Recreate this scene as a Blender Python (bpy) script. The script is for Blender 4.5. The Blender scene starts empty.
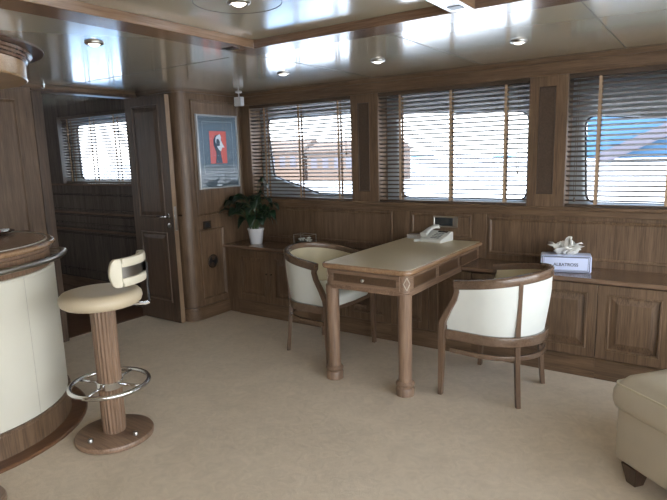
import bpy, bmesh, math, random
from mathutils import Vector, Matrix
random.seed(7)
PI = math.pi
S = bpy.context.scene
C = S.collection

# ---------------------------------------------------------------- camera
CAM_Z = 1.45
cd = bpy.data.cameras.new('camera'); cam = bpy.data.objects.new('camera', cd); C.objects.link(cam)
r_ = Vector((0.8250950623522056, 0.5642719048358056, -0.02855443039146812))
d_ = Vector((0.07272516027551432, -0.15618819076983692, -0.9850463441518605))
f_ = Vector((-0.5602938417874236, 0.8106802492209961, -0.16990686972007055))
M = Matrix((r_, -d_, -f_)).transposed().to_4x4(); M.translation = (0, 0, CAM_Z)
cam.matrix_world = M
cd.sensor_width = 36.0; cd.lens = 29.834; cd.clip_start = 0.05; cd.clip_end = 2000
S.camera = cam

# ---------------------------------------------------------------- world, sun, exposure
S.view_settings.view_transform = 'Standard'
S.view_settings.look = 'None'
S.view_settings.gamma = 1.0
S.view_settings.use_curve_mapping = False
S.view_settings.exposure = 1.4
W = bpy.data.worlds.new('sky'); S.world = W; W.use_nodes = True
wn = W.node_tree.nodes; wl = W.node_tree.links; wn.clear()
wo = wn.new('ShaderNodeOutputWorld'); wb = wn.new('ShaderNodeBackground')
tc = wn.new('ShaderNodeTexCoord'); sx = wn.new('ShaderNodeSeparateXYZ'); cr = wn.new('ShaderNodeValToRGB')
wl.new(tc.outputs['Generated'], sx.inputs[0]); wl.new(sx.outputs[2], cr.inputs[0])
cr.color_ramp.elements[0].position = 0.0; cr.color_ramp.elements[0].color = (1.0, 0.99, 0.97, 1)
cr.color_ramp.elements[1].position = 0.7; cr.color_ramp.elements[1].color = (0.58, 0.71, 0.93, 1)
wl.new(cr.outputs[0], wb.inputs[0]); wb.inputs[1].default_value = 3.4
wl.new(wb.outputs[0], wo.inputs[0])
sd = bpy.data.lights.new('sun', 'SUN'); sd.energy = 5.0; sd.angle = math.radians(1.0); sd.color = (1, 0.95, 0.87)
so = bpy.data.objects.new('sun', sd); C.objects.link(so)
so.rotation_euler = Vector((0.25, 0.5, -1.0)).to_track_quat('-Z', 'Y').to_euler()

def portal(name, loc, rot, sx_, sy_):
    l = bpy.data.lights.new(name, 'AREA'); l.shape = 'RECTANGLE'; l.size = sx_; l.size_y = sy_
    l.cycles.is_portal = True
    o = bpy.data.objects.new(name, l); C.objects.link(o); o.location = loc; o.rotation_euler = rot
portal('window_portal', (-1.7, 4.22, 1.5), (-PI/2, 0, 0), 5.0, 1.0)
portal('window_portal', (0.98, -2.52, 1.45), (PI/2, 0, 0), 1.0, 1.0)
portal('door_portal', (1.72, 0.65, 1.0), (0, PI/2, 0), 2.0, 5.8)
portal('hall_portal', (-5.3, 3.6, 1.55), (-PI/2, 0, 0), 1.4, 0.9)
portal('hall_side_portal', (-6.05, 1.05, 1.45), (PI/2, 0, 0), 0.75, 0.95)  # portal for the opening added to light the hall

# ---------------------------------------------------------------- helpers
def lin(c):
    return tuple(((x / 12.92) if x <= 0.04045 else ((x + 0.055) / 1.055) ** 2.4) for x in c)

MATS = {}
def newmat(name):
    m = bpy.data.materials.new(name); m.use_nodes = True; MATS[name] = m
    n = m.node_tree.nodes; b = n['Principled BSDF']
    return m, n, m.node_tree.links, b

def plain(name, col, rough=0.5, metal=0.0, spec=0.5, noise=0.0, nscale=20.0, bump=0.0, bscale=60.0, coat=0.0, emis=None, es=0.0, sheen=0.0):
    m, n, l, b = newmat(name)
    b.inputs['Roughness'].default_value = rough; b.inputs['Metallic'].default_value = metal
    b.inputs['Specular IOR Level'].default_value = spec
    b.inputs['Coat Weight'].default_value = coat
    b.inputs['Sheen Weight'].default_value = sheen
    t = n.new('ShaderNodeTexCoord')
    nz = n.new('ShaderNodeTexNoise'); nz.inputs['Scale'].default_value = nscale; nz.inputs['Detail'].default_value = 4
    l.new(t.outputs['Object'], nz.inputs['Vector'])
    mx = n.new('ShaderNodeMix'); mx.data_type = 'RGBA'
    c0 = [max(0, x * (1 - noise)) for x in col]; c1 = [min(1, x * (1 + noise)) for x in col]
    mx.inputs['A'].default_value = (*c0, 1); mx.inputs['B'].default_value = (*c1, 1)
    l.new(nz.outputs['Fac'], mx.inputs['Factor']); l.new(mx.outputs['Result'], b.inputs['Base Color'])
    if bump:
        n2 = n.new('ShaderNodeTexNoise'); n2.inputs['Scale'].default_value = bscale; n2.inputs['Detail'].default_value = 3
        l.new(t.outputs['Object'], n2.inputs['Vector'])
        bp = n.new('ShaderNodeBump'); bp.inputs['Strength'].default_value = bump; bp.inputs['Distance'].default_value = 0.004
        l.new(n2.outputs['Fac'], bp.inputs['Height']); l.new(bp.outputs['Normal'], b.inputs['Normal'])
    if emis:
        b.inputs['Emission Color'].default_value = (*emis, 1); b.inputs['Emission Strength'].default_value = es
    return m

def wood(name, dark, light, axis='z', rough=0.38, coat=0.15, grain=1.0):
    m, n, l, b = newmat(name)
    t = n.new('ShaderNodeTexCoord'); mp = n.new('ShaderNodeMapping')
    sc = {'x': (1.6, 34, 34), 'y': (34, 1.6, 34), 'z': (34, 34, 1.6)}[axis]
    mp.inputs['Scale'].default_value = tuple(s * grain for s in sc)
    l.new(t.outputs['Object'], mp.inputs['Vector'])
    n1 = n.new('ShaderNodeTexNoise'); n1.inputs['Scale'].default_value = 1.0; n1.inputs['Detail'].default_value = 6; n1.inputs['Roughness'].default_value = 0.65
    l.new(mp.outputs[0], n1.inputs['Vector'])
    mp2 = n.new('ShaderNodeMapping'); mp2.inputs['Scale'].default_value = tuple(s * 6 if s > 10 else s * 5 for s in sc)
    l.new(t.outputs['Object'], mp2.inputs['Vector'])
    n2 = n.new('ShaderNodeTexNoise'); n2.inputs['Scale'].default_value = 1.0; n2.inputs['Detail'].default_value = 2
    l.new(mp2.outputs[0], n2.inputs['Vector'])
    n3 = n.new('ShaderNodeTexNoise'); n3.inputs['Scale'].default_value = 2.2; n3.inputs['Detail'].default_value = 2
    l.new(t.outputs['Object'], n3.inputs['Vector'])
    a = n.new('ShaderNodeMath'); a.operation = 'MULTIPLY_ADD'; a.inputs[1].default_value = 0.45
    l.new(n2.outputs['Fac'], a.inputs[0]); 
    a0 = n.new('ShaderNodeMath'); a0.operation = 'MULTIPLY'; a0.inputs[1].default_value = 0.6
    l.new(n1.outputs['Fac'], a0.inputs[0]); l.new(a0.outputs[0], a.inputs[2])
    r = n.new('ShaderNodeValToRGB'); e = r.color_ramp.elements
    e[0].position = 0.36; e[0].color = (*dark, 1); e[1].position = 0.68; e[1].color = (*light, 1)
    l.new(a.outputs[0], r.inputs[0])
    hv = n.new('ShaderNodeHueSaturation')
    mr = n.new('ShaderNodeMapRange'); mr.inputs['From Min'].default_value = 0.3; mr.inputs['From Max'].default_value = 0.7
    mr.inputs['To Min'].default_value = 0.86; mr.inputs['To Max'].default_value = 1.14
    l.new(n3.outputs['Fac'], mr.inputs['Value']); l.new(mr.outputs[0], hv.inputs['Value'])
    l.new(r.outputs[0], hv.inputs['Color']); l.new(hv.outputs[0], b.inputs['Base Color'])
    b.inputs['Roughness'].default_value = rough; b.inputs['Coat Weight'].default_value = coat
    b.inputs['Coat Roughness'].default_value = 0.25
    bp = n.new('ShaderNodeBump'); bp.inputs['Strength'].default_value = 0.12; bp.inputs['Distance'].default_value = 0.002
    l.new(a.outputs[0], bp.inputs['Height']); l.new(bp.outputs['Normal'], b.inputs['Normal'])
    return m

WD = (0.074, 0.043, 0.024); WL = (0.210, 0.130, 0.076)
wz = wood('oak_vertical', WD, WL, 'z', 0.45, 0.08); wx = wood('oak_along', WD, WL, 'x'); wy = wood('oak_across', WD, WL, 'y')
FD = (0.14, 0.082, 0.050); FL = (0.32, 0.205, 0.135)
fz = wood('furniture_oak_vertical', FD, FL, 'z'); fx = wood('furniture_oak_along', FD, FL, 'x'); fy = wood('furniture_oak_across', FD, FL, 'y')
cz = wood('chair_walnut', (0.105, 0.060, 0.036), (0.20, 0.125, 0.08), 'z', 0.3, 0.4)
cxm = wood('chair_rail_walnut', (0.11, 0.065, 0.04), (0.21, 0.135, 0.09), 'y', 0.22, 0.6)
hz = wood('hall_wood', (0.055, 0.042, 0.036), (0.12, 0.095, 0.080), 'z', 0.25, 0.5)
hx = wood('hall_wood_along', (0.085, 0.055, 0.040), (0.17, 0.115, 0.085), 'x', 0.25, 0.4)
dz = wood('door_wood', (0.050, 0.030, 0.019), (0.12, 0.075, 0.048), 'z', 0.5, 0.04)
edge = wood('door_edge_wood', (0.18, 0.115, 0.07), (0.32, 0.22, 0.14), 'z', 0.5, 0.0)
honey = wood('honey_oak', (0.36, 0.22, 0.11), (0.60, 0.41, 0.23), 'x', 0.3, 0.3, 0.4)
beamw_x = wood('beam_wood', (0.11, 0.062, 0.038), (0.22, 0.135, 0.088), 'x', 0.16, 0.5)
beamw_y = wood('beam_wood_across', (0.16, 0.09, 0.05), (0.30, 0.185, 0.11), 'y', 0.16, 0.5)
burl = plain('burl_veneer', (0.10, 0.056, 0.030), 0.4, noise=0.45, nscale=60)
burlg = plain('grey_burl_veneer', (0.075, 0.048, 0.032), 0.45, noise=0.5, nscale=90)
stepw = wood('bar_step_wood', (0.10, 0.045, 0.022), (0.19, 0.095, 0.05), 'y', 0.3, 0.4)
cream = plain('cream_leather', (0.70, 0.67, 0.57), 0.45, noise=0.04, nscale=6, bump=0.15, bscale=350)
creamseat = plain('stool_leather', (0.60, 0.50, 0.35), 0.38, noise=0.05, nscale=6, bump=0.12, bscale=350)
padm = plain('stool_back_leather', (0.72, 0.66, 0.52), 0.42, noise=0.04, nscale=6, bump=0.12, bscale=350)
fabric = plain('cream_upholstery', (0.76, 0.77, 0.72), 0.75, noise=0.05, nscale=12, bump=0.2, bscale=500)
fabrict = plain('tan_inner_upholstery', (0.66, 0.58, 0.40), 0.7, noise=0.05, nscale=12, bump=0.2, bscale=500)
sofam = plain('beige_leather', (0.50, 0.43, 0.33), 0.42, noise=0.12, nscale=7, bump=0.3, bscale=30)
pipem = plain('piping_leather', (0.62, 0.55, 0.40), 0.5)
deskl = plain('desk_leather', (0.60, 0.51, 0.36), 0.36, noise=0.05, nscale=5, bump=0.08, bscale=500)
chrome = plain('chrome', (0.75, 0.75, 0.76), 0.1, 1.0)
steel = plain('brushed_steel', (0.45, 0.43, 0.40), 0.3, 1.0)
silver = plain('silver_frame_metal', (0.80, 0.83, 0.85), 0.25, 0.6)
blackm = plain('black_plastic', (0.015, 0.015, 0.017), 0.35)
gasket = plain('black_rubber', (0.02, 0.022, 0.025), 0.5)
hullw = plain('white_fibreglass', (0.42, 0.46, 0.49), 0.35)
whitep = plain('white_plastic', (0.72, 0.72, 0.68), 0.35)
greyp = plain('grey_white_plastic', (0.62, 0.62, 0.64), 0.45)
ceram = plain('white_ceramic', (0.80, 0.80, 0.82), 0.3)
slatm = wood('blind_slat_wood', (0.045, 0.029, 0.018), (0.10, 0.064, 0.042), 'x', 0.55, 0.0)
tapem = plain('blind_tape', (0.42, 0.29, 0.19), 0.8, noise=0.1)
cordm = plain('blind_cord', (0.14, 0.11, 0.08), 0.8)
ceilm = plain('ceiling_lacquer', (0.54, 0.505, 0.40), 0.20, spec=0.9, coat=1.0)
MATS['ceiling_lacquer'].node_tree.nodes['Principled BSDF'].inputs['Coat Roughness'].default_value = 0.13
MATS['ceiling_lacquer'].node_tree.nodes['Principled BSDF'].inputs['Coat IOR'].default_value = 1.75
seamm = plain('seam_shadow', (0.10, 0.09, 0.07), 0.6)
softg = plain('print_mat_blue_grey', (0.10, 0.14, 0.17), 0.5)
softg2 = plain('print_mat_grey', (0.22, 0.27, 0.30), 0.5)
redm = plain('print_red', (0.72, 0.11, 0.07), 0.5)
inkm = plain('print_black', (0.03, 0.04, 0.05), 0.5)
paperw = plain('print_white', (0.75, 0.77, 0.78), 0.5)
leafm = plain('plant_leaf', (0.009, 0.026, 0.011), 0.32, noise=0.5, nscale=9)
stemm = plain('plant_stem', (0.05, 0.10, 0.03), 0.5)
soilm = plain('soil', (0.03, 0.02, 0.015), 0.9)
boxm = plain('tissue_box_card', (0.62, 0.68, 0.90), 0.5)
tissm = plain('tissue_paper', (0.86, 0.85, 0.82), 0.9, bump=0.3, bscale=60)
navy = plain('navy_ink', (0.03, 0.035, 0.09), 0.5)
notem = plain('note_paper', (0.52, 0.50, 0.50), 0.7, noise=0.3, nscale=70)
screen = plain('dark_screen', (0.012, 0.016, 0.02), 0.12)
lampm = plain('lamp_glow', (1, 1, 1), 0.3, emis=(1.0, 0.93, 0.80), es=2.5)
flower = plain('white_petal', (0.72, 0.74, 0.70), 0.6)
bronze = plain('dark_bronze', (0.08, 0.06, 0.045), 0.35, 0.8)
plated = plain('dark_plate', (0.05, 0.03, 0.02), 0.25)
redw = plain('red_wrapper', (0.5, 0.03, 0.03), 0.35)
bluec = plain('blue_canvas', (0.035, 0.11, 0.21), 0.7, noise=0.1)
strutm = plain('grey_strut', (0.09, 0.085, 0.11), 0.5)
boatw = plain('boat_white', (0.75, 0.76, 0.78), 0.3)
treem = plain('far_trees', (0.03, 0.033, 0.022), 0.9, noise=0.7, nscale=0.6)
housem = plain('far_wall', (0.12, 0.08, 0.06), 0.9, noise=0.3, nscale=0.3)
waterm = plain('pale_water', (0.72, 0.75, 0.78), 0.25, noise=0.15, nscale=0.4, bump=0.3, bscale=2.0)

# carpet
carpet, n, l, b = newmat('beige_carpet')
b.inputs['Roughness'].default_value = 0.95; b.inputs['Specular IOR Level'].default_value = 0.15; b.inputs['Sheen Weight'].default_value = 0.2
t = n.new('ShaderNodeTexCoord')
n1 = n.new('ShaderNodeTexNoise'); n1.inputs['Scale'].default_value = 2.6; n1.inputs['Detail'].default_value = 5; n1.inputs['Distortion'].default_value = 1.2
n2 = n.new('ShaderNodeTexNoise'); n2.inputs['Scale'].default_value = 14; n2.inputs['Detail'].default_value = 5; n2.inputs['Distortion'].default_value = 2.0
n3 = n.new('ShaderNodeTexNoise'); n3.inputs['Scale'].default_value = 260; n3.inputs['Detail'].default_value = 2
for q in (n1, n2, n3): l.new(t.outputs['Object'], q.inputs['Vector'])
ad = n.new('ShaderNodeMath'); ad.operation = 'ADD'; l.new(n1.outputs['Fac'], ad.inputs[0]); l.new(n2.outputs['Fac'], ad.inputs[1])
r = n.new('ShaderNodeValToRGB'); r.color_ramp.elements[0].position = 0.35; r.color_ramp.elements[1].position = 0.65
r.color_ramp.elements[0].color = (0.59, 0.475, 0.345, 1); r.color_ramp.elements[1].color = (0.71, 0.58, 0.43, 1)
hf = n.new('ShaderNodeMath'); hf.operation = 'MULTIPLY'; hf.inputs[1].default_value = 0.5
l.new(ad.outputs[0], hf.inputs[0]); l.new(hf.outputs[0], r.inputs[0]); l.new(r.outputs[0], b.inputs['Base Color'])
a2 = n.new('ShaderNodeMath'); a2.operation = 'ADD'; l.new(n2.outputs['Fac'], a2.inputs[0]); l.new(n3.outputs['Fac'], a2.inputs[1])
bp = n.new('ShaderNodeBump'); bp.inputs['Strength'].default_value = 0.5; bp.inputs['Distance'].default_value = 0.008
l.new(a2.outputs[0], bp.inputs['Height']); l.new(bp.outputs['Normal'], b.inputs['Normal'])

def facing_fac(n, l, f0=0.04):
    """Schlick reflectance, the same from both sides of the pane"""
    lw = n.new('ShaderNodeLayerWeight'); lw.inputs['Blend'].default_value = 0.5
    p = n.new('ShaderNodeMath'); p.operation = 'POWER'; p.inputs[1].default_value = 5.0
    q = n.new('ShaderNodeMath'); q.operation = 'MULTIPLY_ADD'; q.inputs[1].default_value = 1-f0; q.inputs[2].default_value = f0
    l.new(lw.outputs['Facing'], p.inputs[0]); l.new(p.outputs[0], q.inputs[0]); return q.outputs[0]
# glass
glass = bpy.data.materials.new('window_glass'); glass.use_nodes = True; MATS['window_glass'] = glass
n = glass.node_tree.nodes; l = glass.node_tree.links; n.clear()
o_ = n.new('ShaderNodeOutputMaterial'); mxs = n.new('ShaderNodeMixShader'); tr = n.new('ShaderNodeBsdfTransparent'); gl = n.new('ShaderNodeBsdfGlossy')
gl.inputs['Roughness'].default_value = 0.0; tr.inputs[0].default_value = (0.93, 0.95, 0.96, 1)
l.new(facing_fac(n, l), mxs.inputs[0]); l.new(tr.outputs[0], mxs.inputs[1]); l.new(gl.outputs[0], mxs.inputs[2]); l.new(mxs.outputs[0], o_.inputs[0])

def P3(p): return Vector(p)

class MB:
    """collects shapes; build() links them as one mesh object"""
    def __init__(s): s.bm = bmesh.new()
    def quad(s, *ps):
        s.bm.faces.new([s.bm.verts.new(p) for p in ps]); return s
    def box(s, x0, y0, z0, x1, y1, z1, bev=0.0, M=None, seg=2):
        r = bmesh.ops.create_cube(s.bm, size=1.0)
        vs = r['verts']
        c = Vector(((x0+x1)/2, (y0+y1)/2, (z0+z1)/2)); d = Vector((abs(x1-x0), abs(y1-y0), abs(z1-z0)))
        for v in vs: v.co = Vector((v.co.x*d.x, v.co.y*d.y, v.co.z*d.z)) + c
        if bev > 0:
            es = list({e for v in vs for e in v.link_edges})
            g = bmesh.ops.bevel(s.bm, geom=es, offset=min(bev, min(d)*0.49), segments=seg, affect='EDGES', profile=0.5)
            vs = list({v for f in g['faces'] for v in f.verts} | {v for v in vs if v.is_valid})
        if M is not None:
            for v in vs: v.co = M @ v.co
        return s
    def rings(s, loops, closed=True, cap0=True, cap1=True):
        """loft a list of point loops"""
        L = [[s.bm.verts.new(p) for p in lp] for lp in loops]
        n = len(L[0])
        for a, b2 in zip(L, L[1:]):
            for i in range(n if closed else n-1):
                j = (i+1) % n
                try: s.bm.faces.new((a[i], a[j], b2[j], b2[i]))
                except ValueError: pass
        if closed and cap0: s.bm.faces.new(list(reversed(L[0])))
        if closed and cap1: s.bm.faces.new(L[-1])
        return s
    def lathe(s, prof, seg=32, c=(0, 0, 0), flute=0, fd=0.0):
        c = Vector(c); loops = []
        for (r, z) in prof:
            lp = []
            for i in range(seg):
                a = 2*PI*i/seg; rr = r
                if flute: rr = r - fd*(0.5 - 0.5*math.cos(a*flute))
                lp.append(c + Vector((rr*math.cos(a), rr*math.sin(a), z)))
            loops.append(lp)
        return s.rings(loops)
    def tube(s, path, r, seg=10, closed=False, cap=True):
        pts = [Vector(p) for p in path]; n = len(pts); loops = []
        rad = r if isinstance(r, (list, tuple)) else [r]*n
        up = None
        for i, p in enumerate(pts):
            if closed: t = pts[(i+1) % n] - pts[i-1]
            else: t = pts[min(i+1, n-1)] - pts[max(i-1, 0)]
            t.normalize()
            if up is None:
                up = Vector((0, 0, 1)) if abs(t.z) < 0.9 else Vector((1, 0, 0))
            u = (up - t*up.dot(t)).normalized(); v = t.cross(u); up = u
            loops.append([p + (u*math.cos(2*PI*k/seg) + v*math.sin(2*PI*k/seg))*rad[i] for k in range(seg)])
        if closed:
            loops.append(loops[0])
            return s.rings(loops, cap0=False, cap1=False)
        return s.rings(loops, cap0=cap, cap1=cap)
    def sweep(s, path, sect, closed=False, up=Vector((0, 0, 1))):
        """sect: list of (side, up) offsets; path: points; side = right of travel"""
        pts = [Vector(p) for p in path]; n = len(pts); loops = []
        for i, p in enumerate(pts):
            if closed: t = pts[(i+1) % n] - pts[i-1]
            else: t = pts[min(i+1, n-1)] - pts[max(i-1, 0)]
            t.normalize(); side = t.cross(up).normalized(); u = side.cross(t).normalized()
            sc = sect(i/(n-1)) if callable(sect) else sect
            loops.append([p + side*a + u*b2 for a, b2 in sc])
        if closed:
            loops.append(loops[0]); return s.rings(loops, cap0=False, cap1=False)
        return s.rings(loops)
    def prism(s, poly, z0, z1, M=None):
        a = [Vector((x, y, z0)) for x, y in poly]; b2 = [Vector((x, y, z1)) for x, y in poly]
        if M is not None: a = [M @ p for p in a]; b2 = [M @ p for p in b2]
        return s.rings([a, b2])
    def panel(s, o, u, v, w, h, prof, thick=0.0):
        """nested rectangles: prof = [(inset, lift)...], front face along u x v"""
        o, u, v = Vector(o), Vector(u).normalized(), Vector(v).normalized(); nn = u.cross(v)
        loops = []
        if thick: prof = [(0, -thick)] + list(prof)
        for ins, lift in prof:
            loops.append([o + u*a + v*b2 + nn*lift for a, b2 in ((ins, ins), (w-ins, ins), (w-ins, h-ins), (ins, h-ins))])
        return s.rings(loops, cap0=bool(thick))
    def ico(s, c, r, sub=2, scale=(1, 1, 1)):
        g = bmesh.ops.create_icosphere(s.bm, subdivisions=sub, radius=r)
        for v in g['verts']: v.co = Vector((v.co.x*scale[0], v.co.y*scale[1], v.co.z*scale[2])) + Vector(c)
        return s
    def build(s, name, mat, parent=None, loc=(0, 0, 0), smooth=None, sub=0, bevel=0.0, shift=None):
        bmesh.ops.remove_doubles(s.bm, verts=s.bm.verts, dist=1e-6)
        bmesh.ops.recalc_face_normals(s.bm, faces=s.bm.faces)
        me = bpy.data.meshes.new(name)
        if shift is not None:
            bmesh.ops.translate(s.bm, verts=s.bm.verts, vec=-Vector(shift)); loc = shift
        s.bm.to_mesh(me); s.bm.free()
        me.materials.append(mat)
        o = bpy.data.objects.new(name, me); C.objects.link(o)
        o.location = loc
        if parent is not None: o.parent = parent
        if smooth is not None:
            for p in me.polygons: p.use_smooth = True
            if smooth < 180:
                ang = math.radians(smooth); bm = bmesh.new(); bm.from_mesh(me)
                for e in bm.edges:
                    if len(e.link_faces) == 2 and e.calc_face_angle(0) > ang: e.smooth = False
                bm.to_mesh(me); bm.free()
        if bevel:
            md = o.modifiers.new('bevel', 'BEVEL'); md.width = bevel; md.segments = 2; md.limit_method = 'ANGLE'
        if sub:
            md = o.modifiers.new('sub', 'SUBSURF'); md.levels = sub; md.render_levels = sub
        return o

def tag(o, label=None, cat=None, group=None, kind=None):
    if label: o['label'] = label
    if cat: o['category'] = cat
    if group: o['group'] = group
    if kind: o['kind'] = kind
    return o
def thing(name, label, cat, loc=(0, 0, 0), rz=0.0, group=None):
    o = bpy.data.objects.new(name, None); C.objects.link(o); o.location = loc; o.rotation_euler = (0, 0, rz)
    o.empty_display_size = 0.1
    return tag(o, label, cat, group)
def struct(name, mb, mat, **k):
    return tag(mb.build(name, mat, **k), kind='structure')
def dup(root, loc, rz, label=None):
    r = root.copy(); C.objects.link(r); r.location = loc; r.rotation_euler = (0, 0, rz)
    if label: r['label'] = label
    for ch in list(root.children):
        c = ch.copy(); C.objects.link(c); c.parent = r
        for g in list(ch.children):
            d = g.copy(); C.objects.link(d); d.parent = c
    return r
def arc(cx, cy, r, a0, a1, n, z=0.0):
    return [Vector((cx + r*math.cos(math.radians(a0+(a1-a0)*i/n)), cy + r*math.sin(math.radians(a0+(a1-a0)*i/n)), z)) for i in range(n+1)]

ZC = 2.04      # ceiling
WY = 4.0       # window wall
XL = -4.30     # left wall
XP = -3.78     # picture wall
X1, Y1 = 1.6, -2.4

# ---------------------------------------------------------------- floor, ceiling
struct('floor', MB().box(-4.36, Y1-0.1, -0.06, X1+0.1, 4.14, 0.0), carpet)
struct('trim_threshold', MB().box(-4.44, 2.33, -0.05, -4.36, 3.22, 0.004), stepw)
struct('floor_hall', MB().box(-7.0, 1.2, -0.06, -4.44, 3.5, 0.0), stepw)
struct('ceiling', MB().box(-7.1, Y1-0.1, ZC, X1+0.1, 4.2, ZC+0.08), ceilm)
# ceiling panel joints
k = 0
def seam(x0, y0, x1, y1):
    global k; k += 1
    d = Vector((x1-x0, y1-y0, 0)).normalized(); s2 = Vector((-d.y, d.x, 0))*0.002
    a = Vector((x0, y0, 0)); b2 = Vector((x1, y1, 0))
    struct('trim_%d' % k, MB().prism([(a+s2)[:2], (b2+s2)[:2], (b2-s2)[:2], (a-s2)[:2]], ZC-0.0015, ZC+0.001), seamm)
seam(XL, 2.505, -2.45, 2.505)
seam(-2.06, 1.62, -2.0, 0.4); seam(-2.06, 1.75, -1.5, 1.75) if False else None
seam(-0.505, 2.55, -0.505, 3.93); seam(-1.40, 2.56, -1.40, 3.93); seam(-2.28, 2.56, -2.28, 3.93)
# round hatch joint in the middle panel
struct('trim_hatch_joint', MB().sweep(arc(-1.57, 1.67, 0.165, 0, 352.5, 47), [(-0.0015, -0.0015), (0.0015, -0.0015), (0.0015, 0.001), (-0.0015, 0.001)], closed=True) if False else
       MB().sweep([Vector((-1.57+0.17*math.cos(2*PI*i/48), 1.67+0.17*math.sin(2*PI*i/48), ZC)) for i in range(48)], [(-0.0015, -0.0015), (0.0015, -0.0015), (0.0015, 0.001), (-0.0015, 0.001)], closed=True), seamm)

# ceiling beams: stepped, glossy, 40 mm deep
def beam_x(name, x0, x1, y0, y1):
    m = MB(); z = ZC
    m.box(x0, y0, z-0.04, x1, y1, z, 0.003)
    m.box(x0, y1, z-0.014, x1, y1+0.03, z, 0.003)
    return struct(name, m, beamw_x)
def beam_y(name, x0, x1, y0, y1, side=-1):
    m = MB(); z = ZC
    m.box(x0, y0, z-0.04, x1, y1, z, 0.003)
    if side < 0: m.box(x0-0.03, y0, z-0.014, x0, y1, z, 0.003)
    else: m.box(x1, y0, z-0.014, x1+0.03, y1, z, 0.003)
    return struct(name, m, beamw_y)
beam_x('trim_beam_long', -2.16, 1.6, 2.23, 2.40)
beam_y('trim_beam_left', -2.16, -2.0, -0.6, 2.23)
beam_y('trim_beam_middle', -0.93, -0.83, -0.6, 2.23)
struct('trim_beam_end', MB().box(-2.20, 2.245, ZC-0.03, -2.16, 2.30, ZC, 0.003), beamw_x)
for (xa, xb, ya, yb) in ((-2.13, -2.05, 2.13, 2.18), (-0.905, -0.855, 2.13, 2.18)):
    k += 1; struct('trim_%d' % k, MB().box(xa, ya, ZC-0.042, xb, yb, ZC-0.039), blackm)
# glossy infill strips under the beams
def dome(a, b2): pass

# ---------------------------------------------------------------- window wall
BEAD = [(0, 0), (0.004, 0.010), (0.010, 0.012), (0.016, 0.006), (0.022, -0.006), (0.030, -0.006)]
def mouldpanel(m, o, u, v, w, h): m.panel(o, u, v, w, h, BEAD)
m = MB()
m.box(XP, WY, 0.0, X1, WY+0.14, 0.99)
UX = (1, 0, 0); UZ = (0, 0, 1)
struct('wall_back', m, wz)
# wainscot panels
k = 100
def wains(x0, x1, z0, z1, y=WY, mat=wz, nm='trim_%d'):
    global k; k += 1
    mm = MB()
    # mitred raised moulding around a flat field: bead ring
    s_ = 0.0005
    mm.panel((x0, y-s_, z0), UX, UZ, x1-x0, z1-z0, [(0, 0), (0.003, 0.007), (0.009, 0.009), (0.018, 0.006), (0.024, 0.001), (0.03, 0.001)])
    return struct(nm % k, mm, mat)
wains(-3.70, -2.165, 0.69, 0.975)
wains(-1.995, -1.49, 0.80, 0.975)
wains(-1.36, 0.45, 0.69, 0.965)
wains(0.6, 1.5, 0.69, 0.965)
struct('trim_dado_rail', MB().box(XP, WY-0.012, 0.995, X1, WY, 1.025, 0.003), wx)
struct('trim_pilaster', MB().box(-1.475, WY-0.012, 0.66, -1.375, WY, 0.995, 0.002), wz)
struct('trim_pilaster_left', MB().box(-2.15, WY-0.006, 0.66, -2.01, WY, 0.995, 0.002), wz)
struct('trim_sill', MB().box(XP, WY-0.035, 1.030, X1, WY+0.13, 1.058, 0.006).box(XP, WY-0.02, 0.99, X1, WY+0.13, 1.032, 0.004), wx)
# header + crown
struct('trim_header', MB().box(XP, 3.965, 1.925, X1, 4.13, ZC), wx)
struct('trim_crown', MB().box(XP, 3.945, ZC-0.035, X1, 3.965, ZC, 0.006).box(XP, 3.955, 1.925, X1, 3.965, 1.94, 0.003), wx)
OPEN = [(-3.665, -2.535), (-2.275, -1.085), (-0.835, 0.355), (0.61, 1.45)]
edges = [XP] + [v for o in OPEN for v in o] + [X1]
nm = 0
for a, b2 in zip(edges[0::2], edges[1::2]):
    nm += 1
    struct('trim_pillar_%d' % nm, MB().box(a, 3.97, 1.055, b2, 4.13, 1.93, 0.004), wz)
    if 0.2 < b2-a < 0.4:
        cx_ = (a+b2)/2 - 0.005
        mm = MB(); mm.panel((cx_-0.055, 3.9695, 1.14), UX, UZ, 0.11, 0.72, [(0, 0), (0.002, 0.004), (0.006, 0.004), (0.008, 0.0005)])
        struct('trim_pillar_inlay_%d' % nm, mm, burlg)
# rounded top-left corner of the first opening
mm = MB()
pts = [(-3.665, 1.93)] + [(-3.665+0.05-0.05*math.cos(a), 1.93-0.05+0.05*math.sin(a)) for a in [i*PI/2/8 for i in range(9)]]
loopA = [Vector((x, 3.971, z)) for x, z in pts]; loopB = [Vector((x, 4.12, z)) for x, z in pts]
mm.rings([loopA, loopB]); struct('trim_corner_block', mm, wz)

def rrect_poly(pts, rads, seg=7):
    """rounded polygon (x,z) ccw"""
    out = []; n = len(pts)
    for i, p in enumerate(pts):
        p = Vector(p).to_2d() if False else Vector((p[0], p[1])); a = Vector(pts[i-1]) - p; b2 = Vector(pts[(i+1) % n]) - p
        r = rads[i]; al = a.angle(b2)/2; t_ = r/math.tan(al)
        pa = p + a.normalized()*t_; pb = p + b2.normalized()*t_
        for k_ in range(seg+1):
            s_ = k_/seg; q = (1-s_)**2*pa + 2*s_*(1-s_)*p + s_**2*pb
            out.append((q.x, q.y))
    return out

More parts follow.
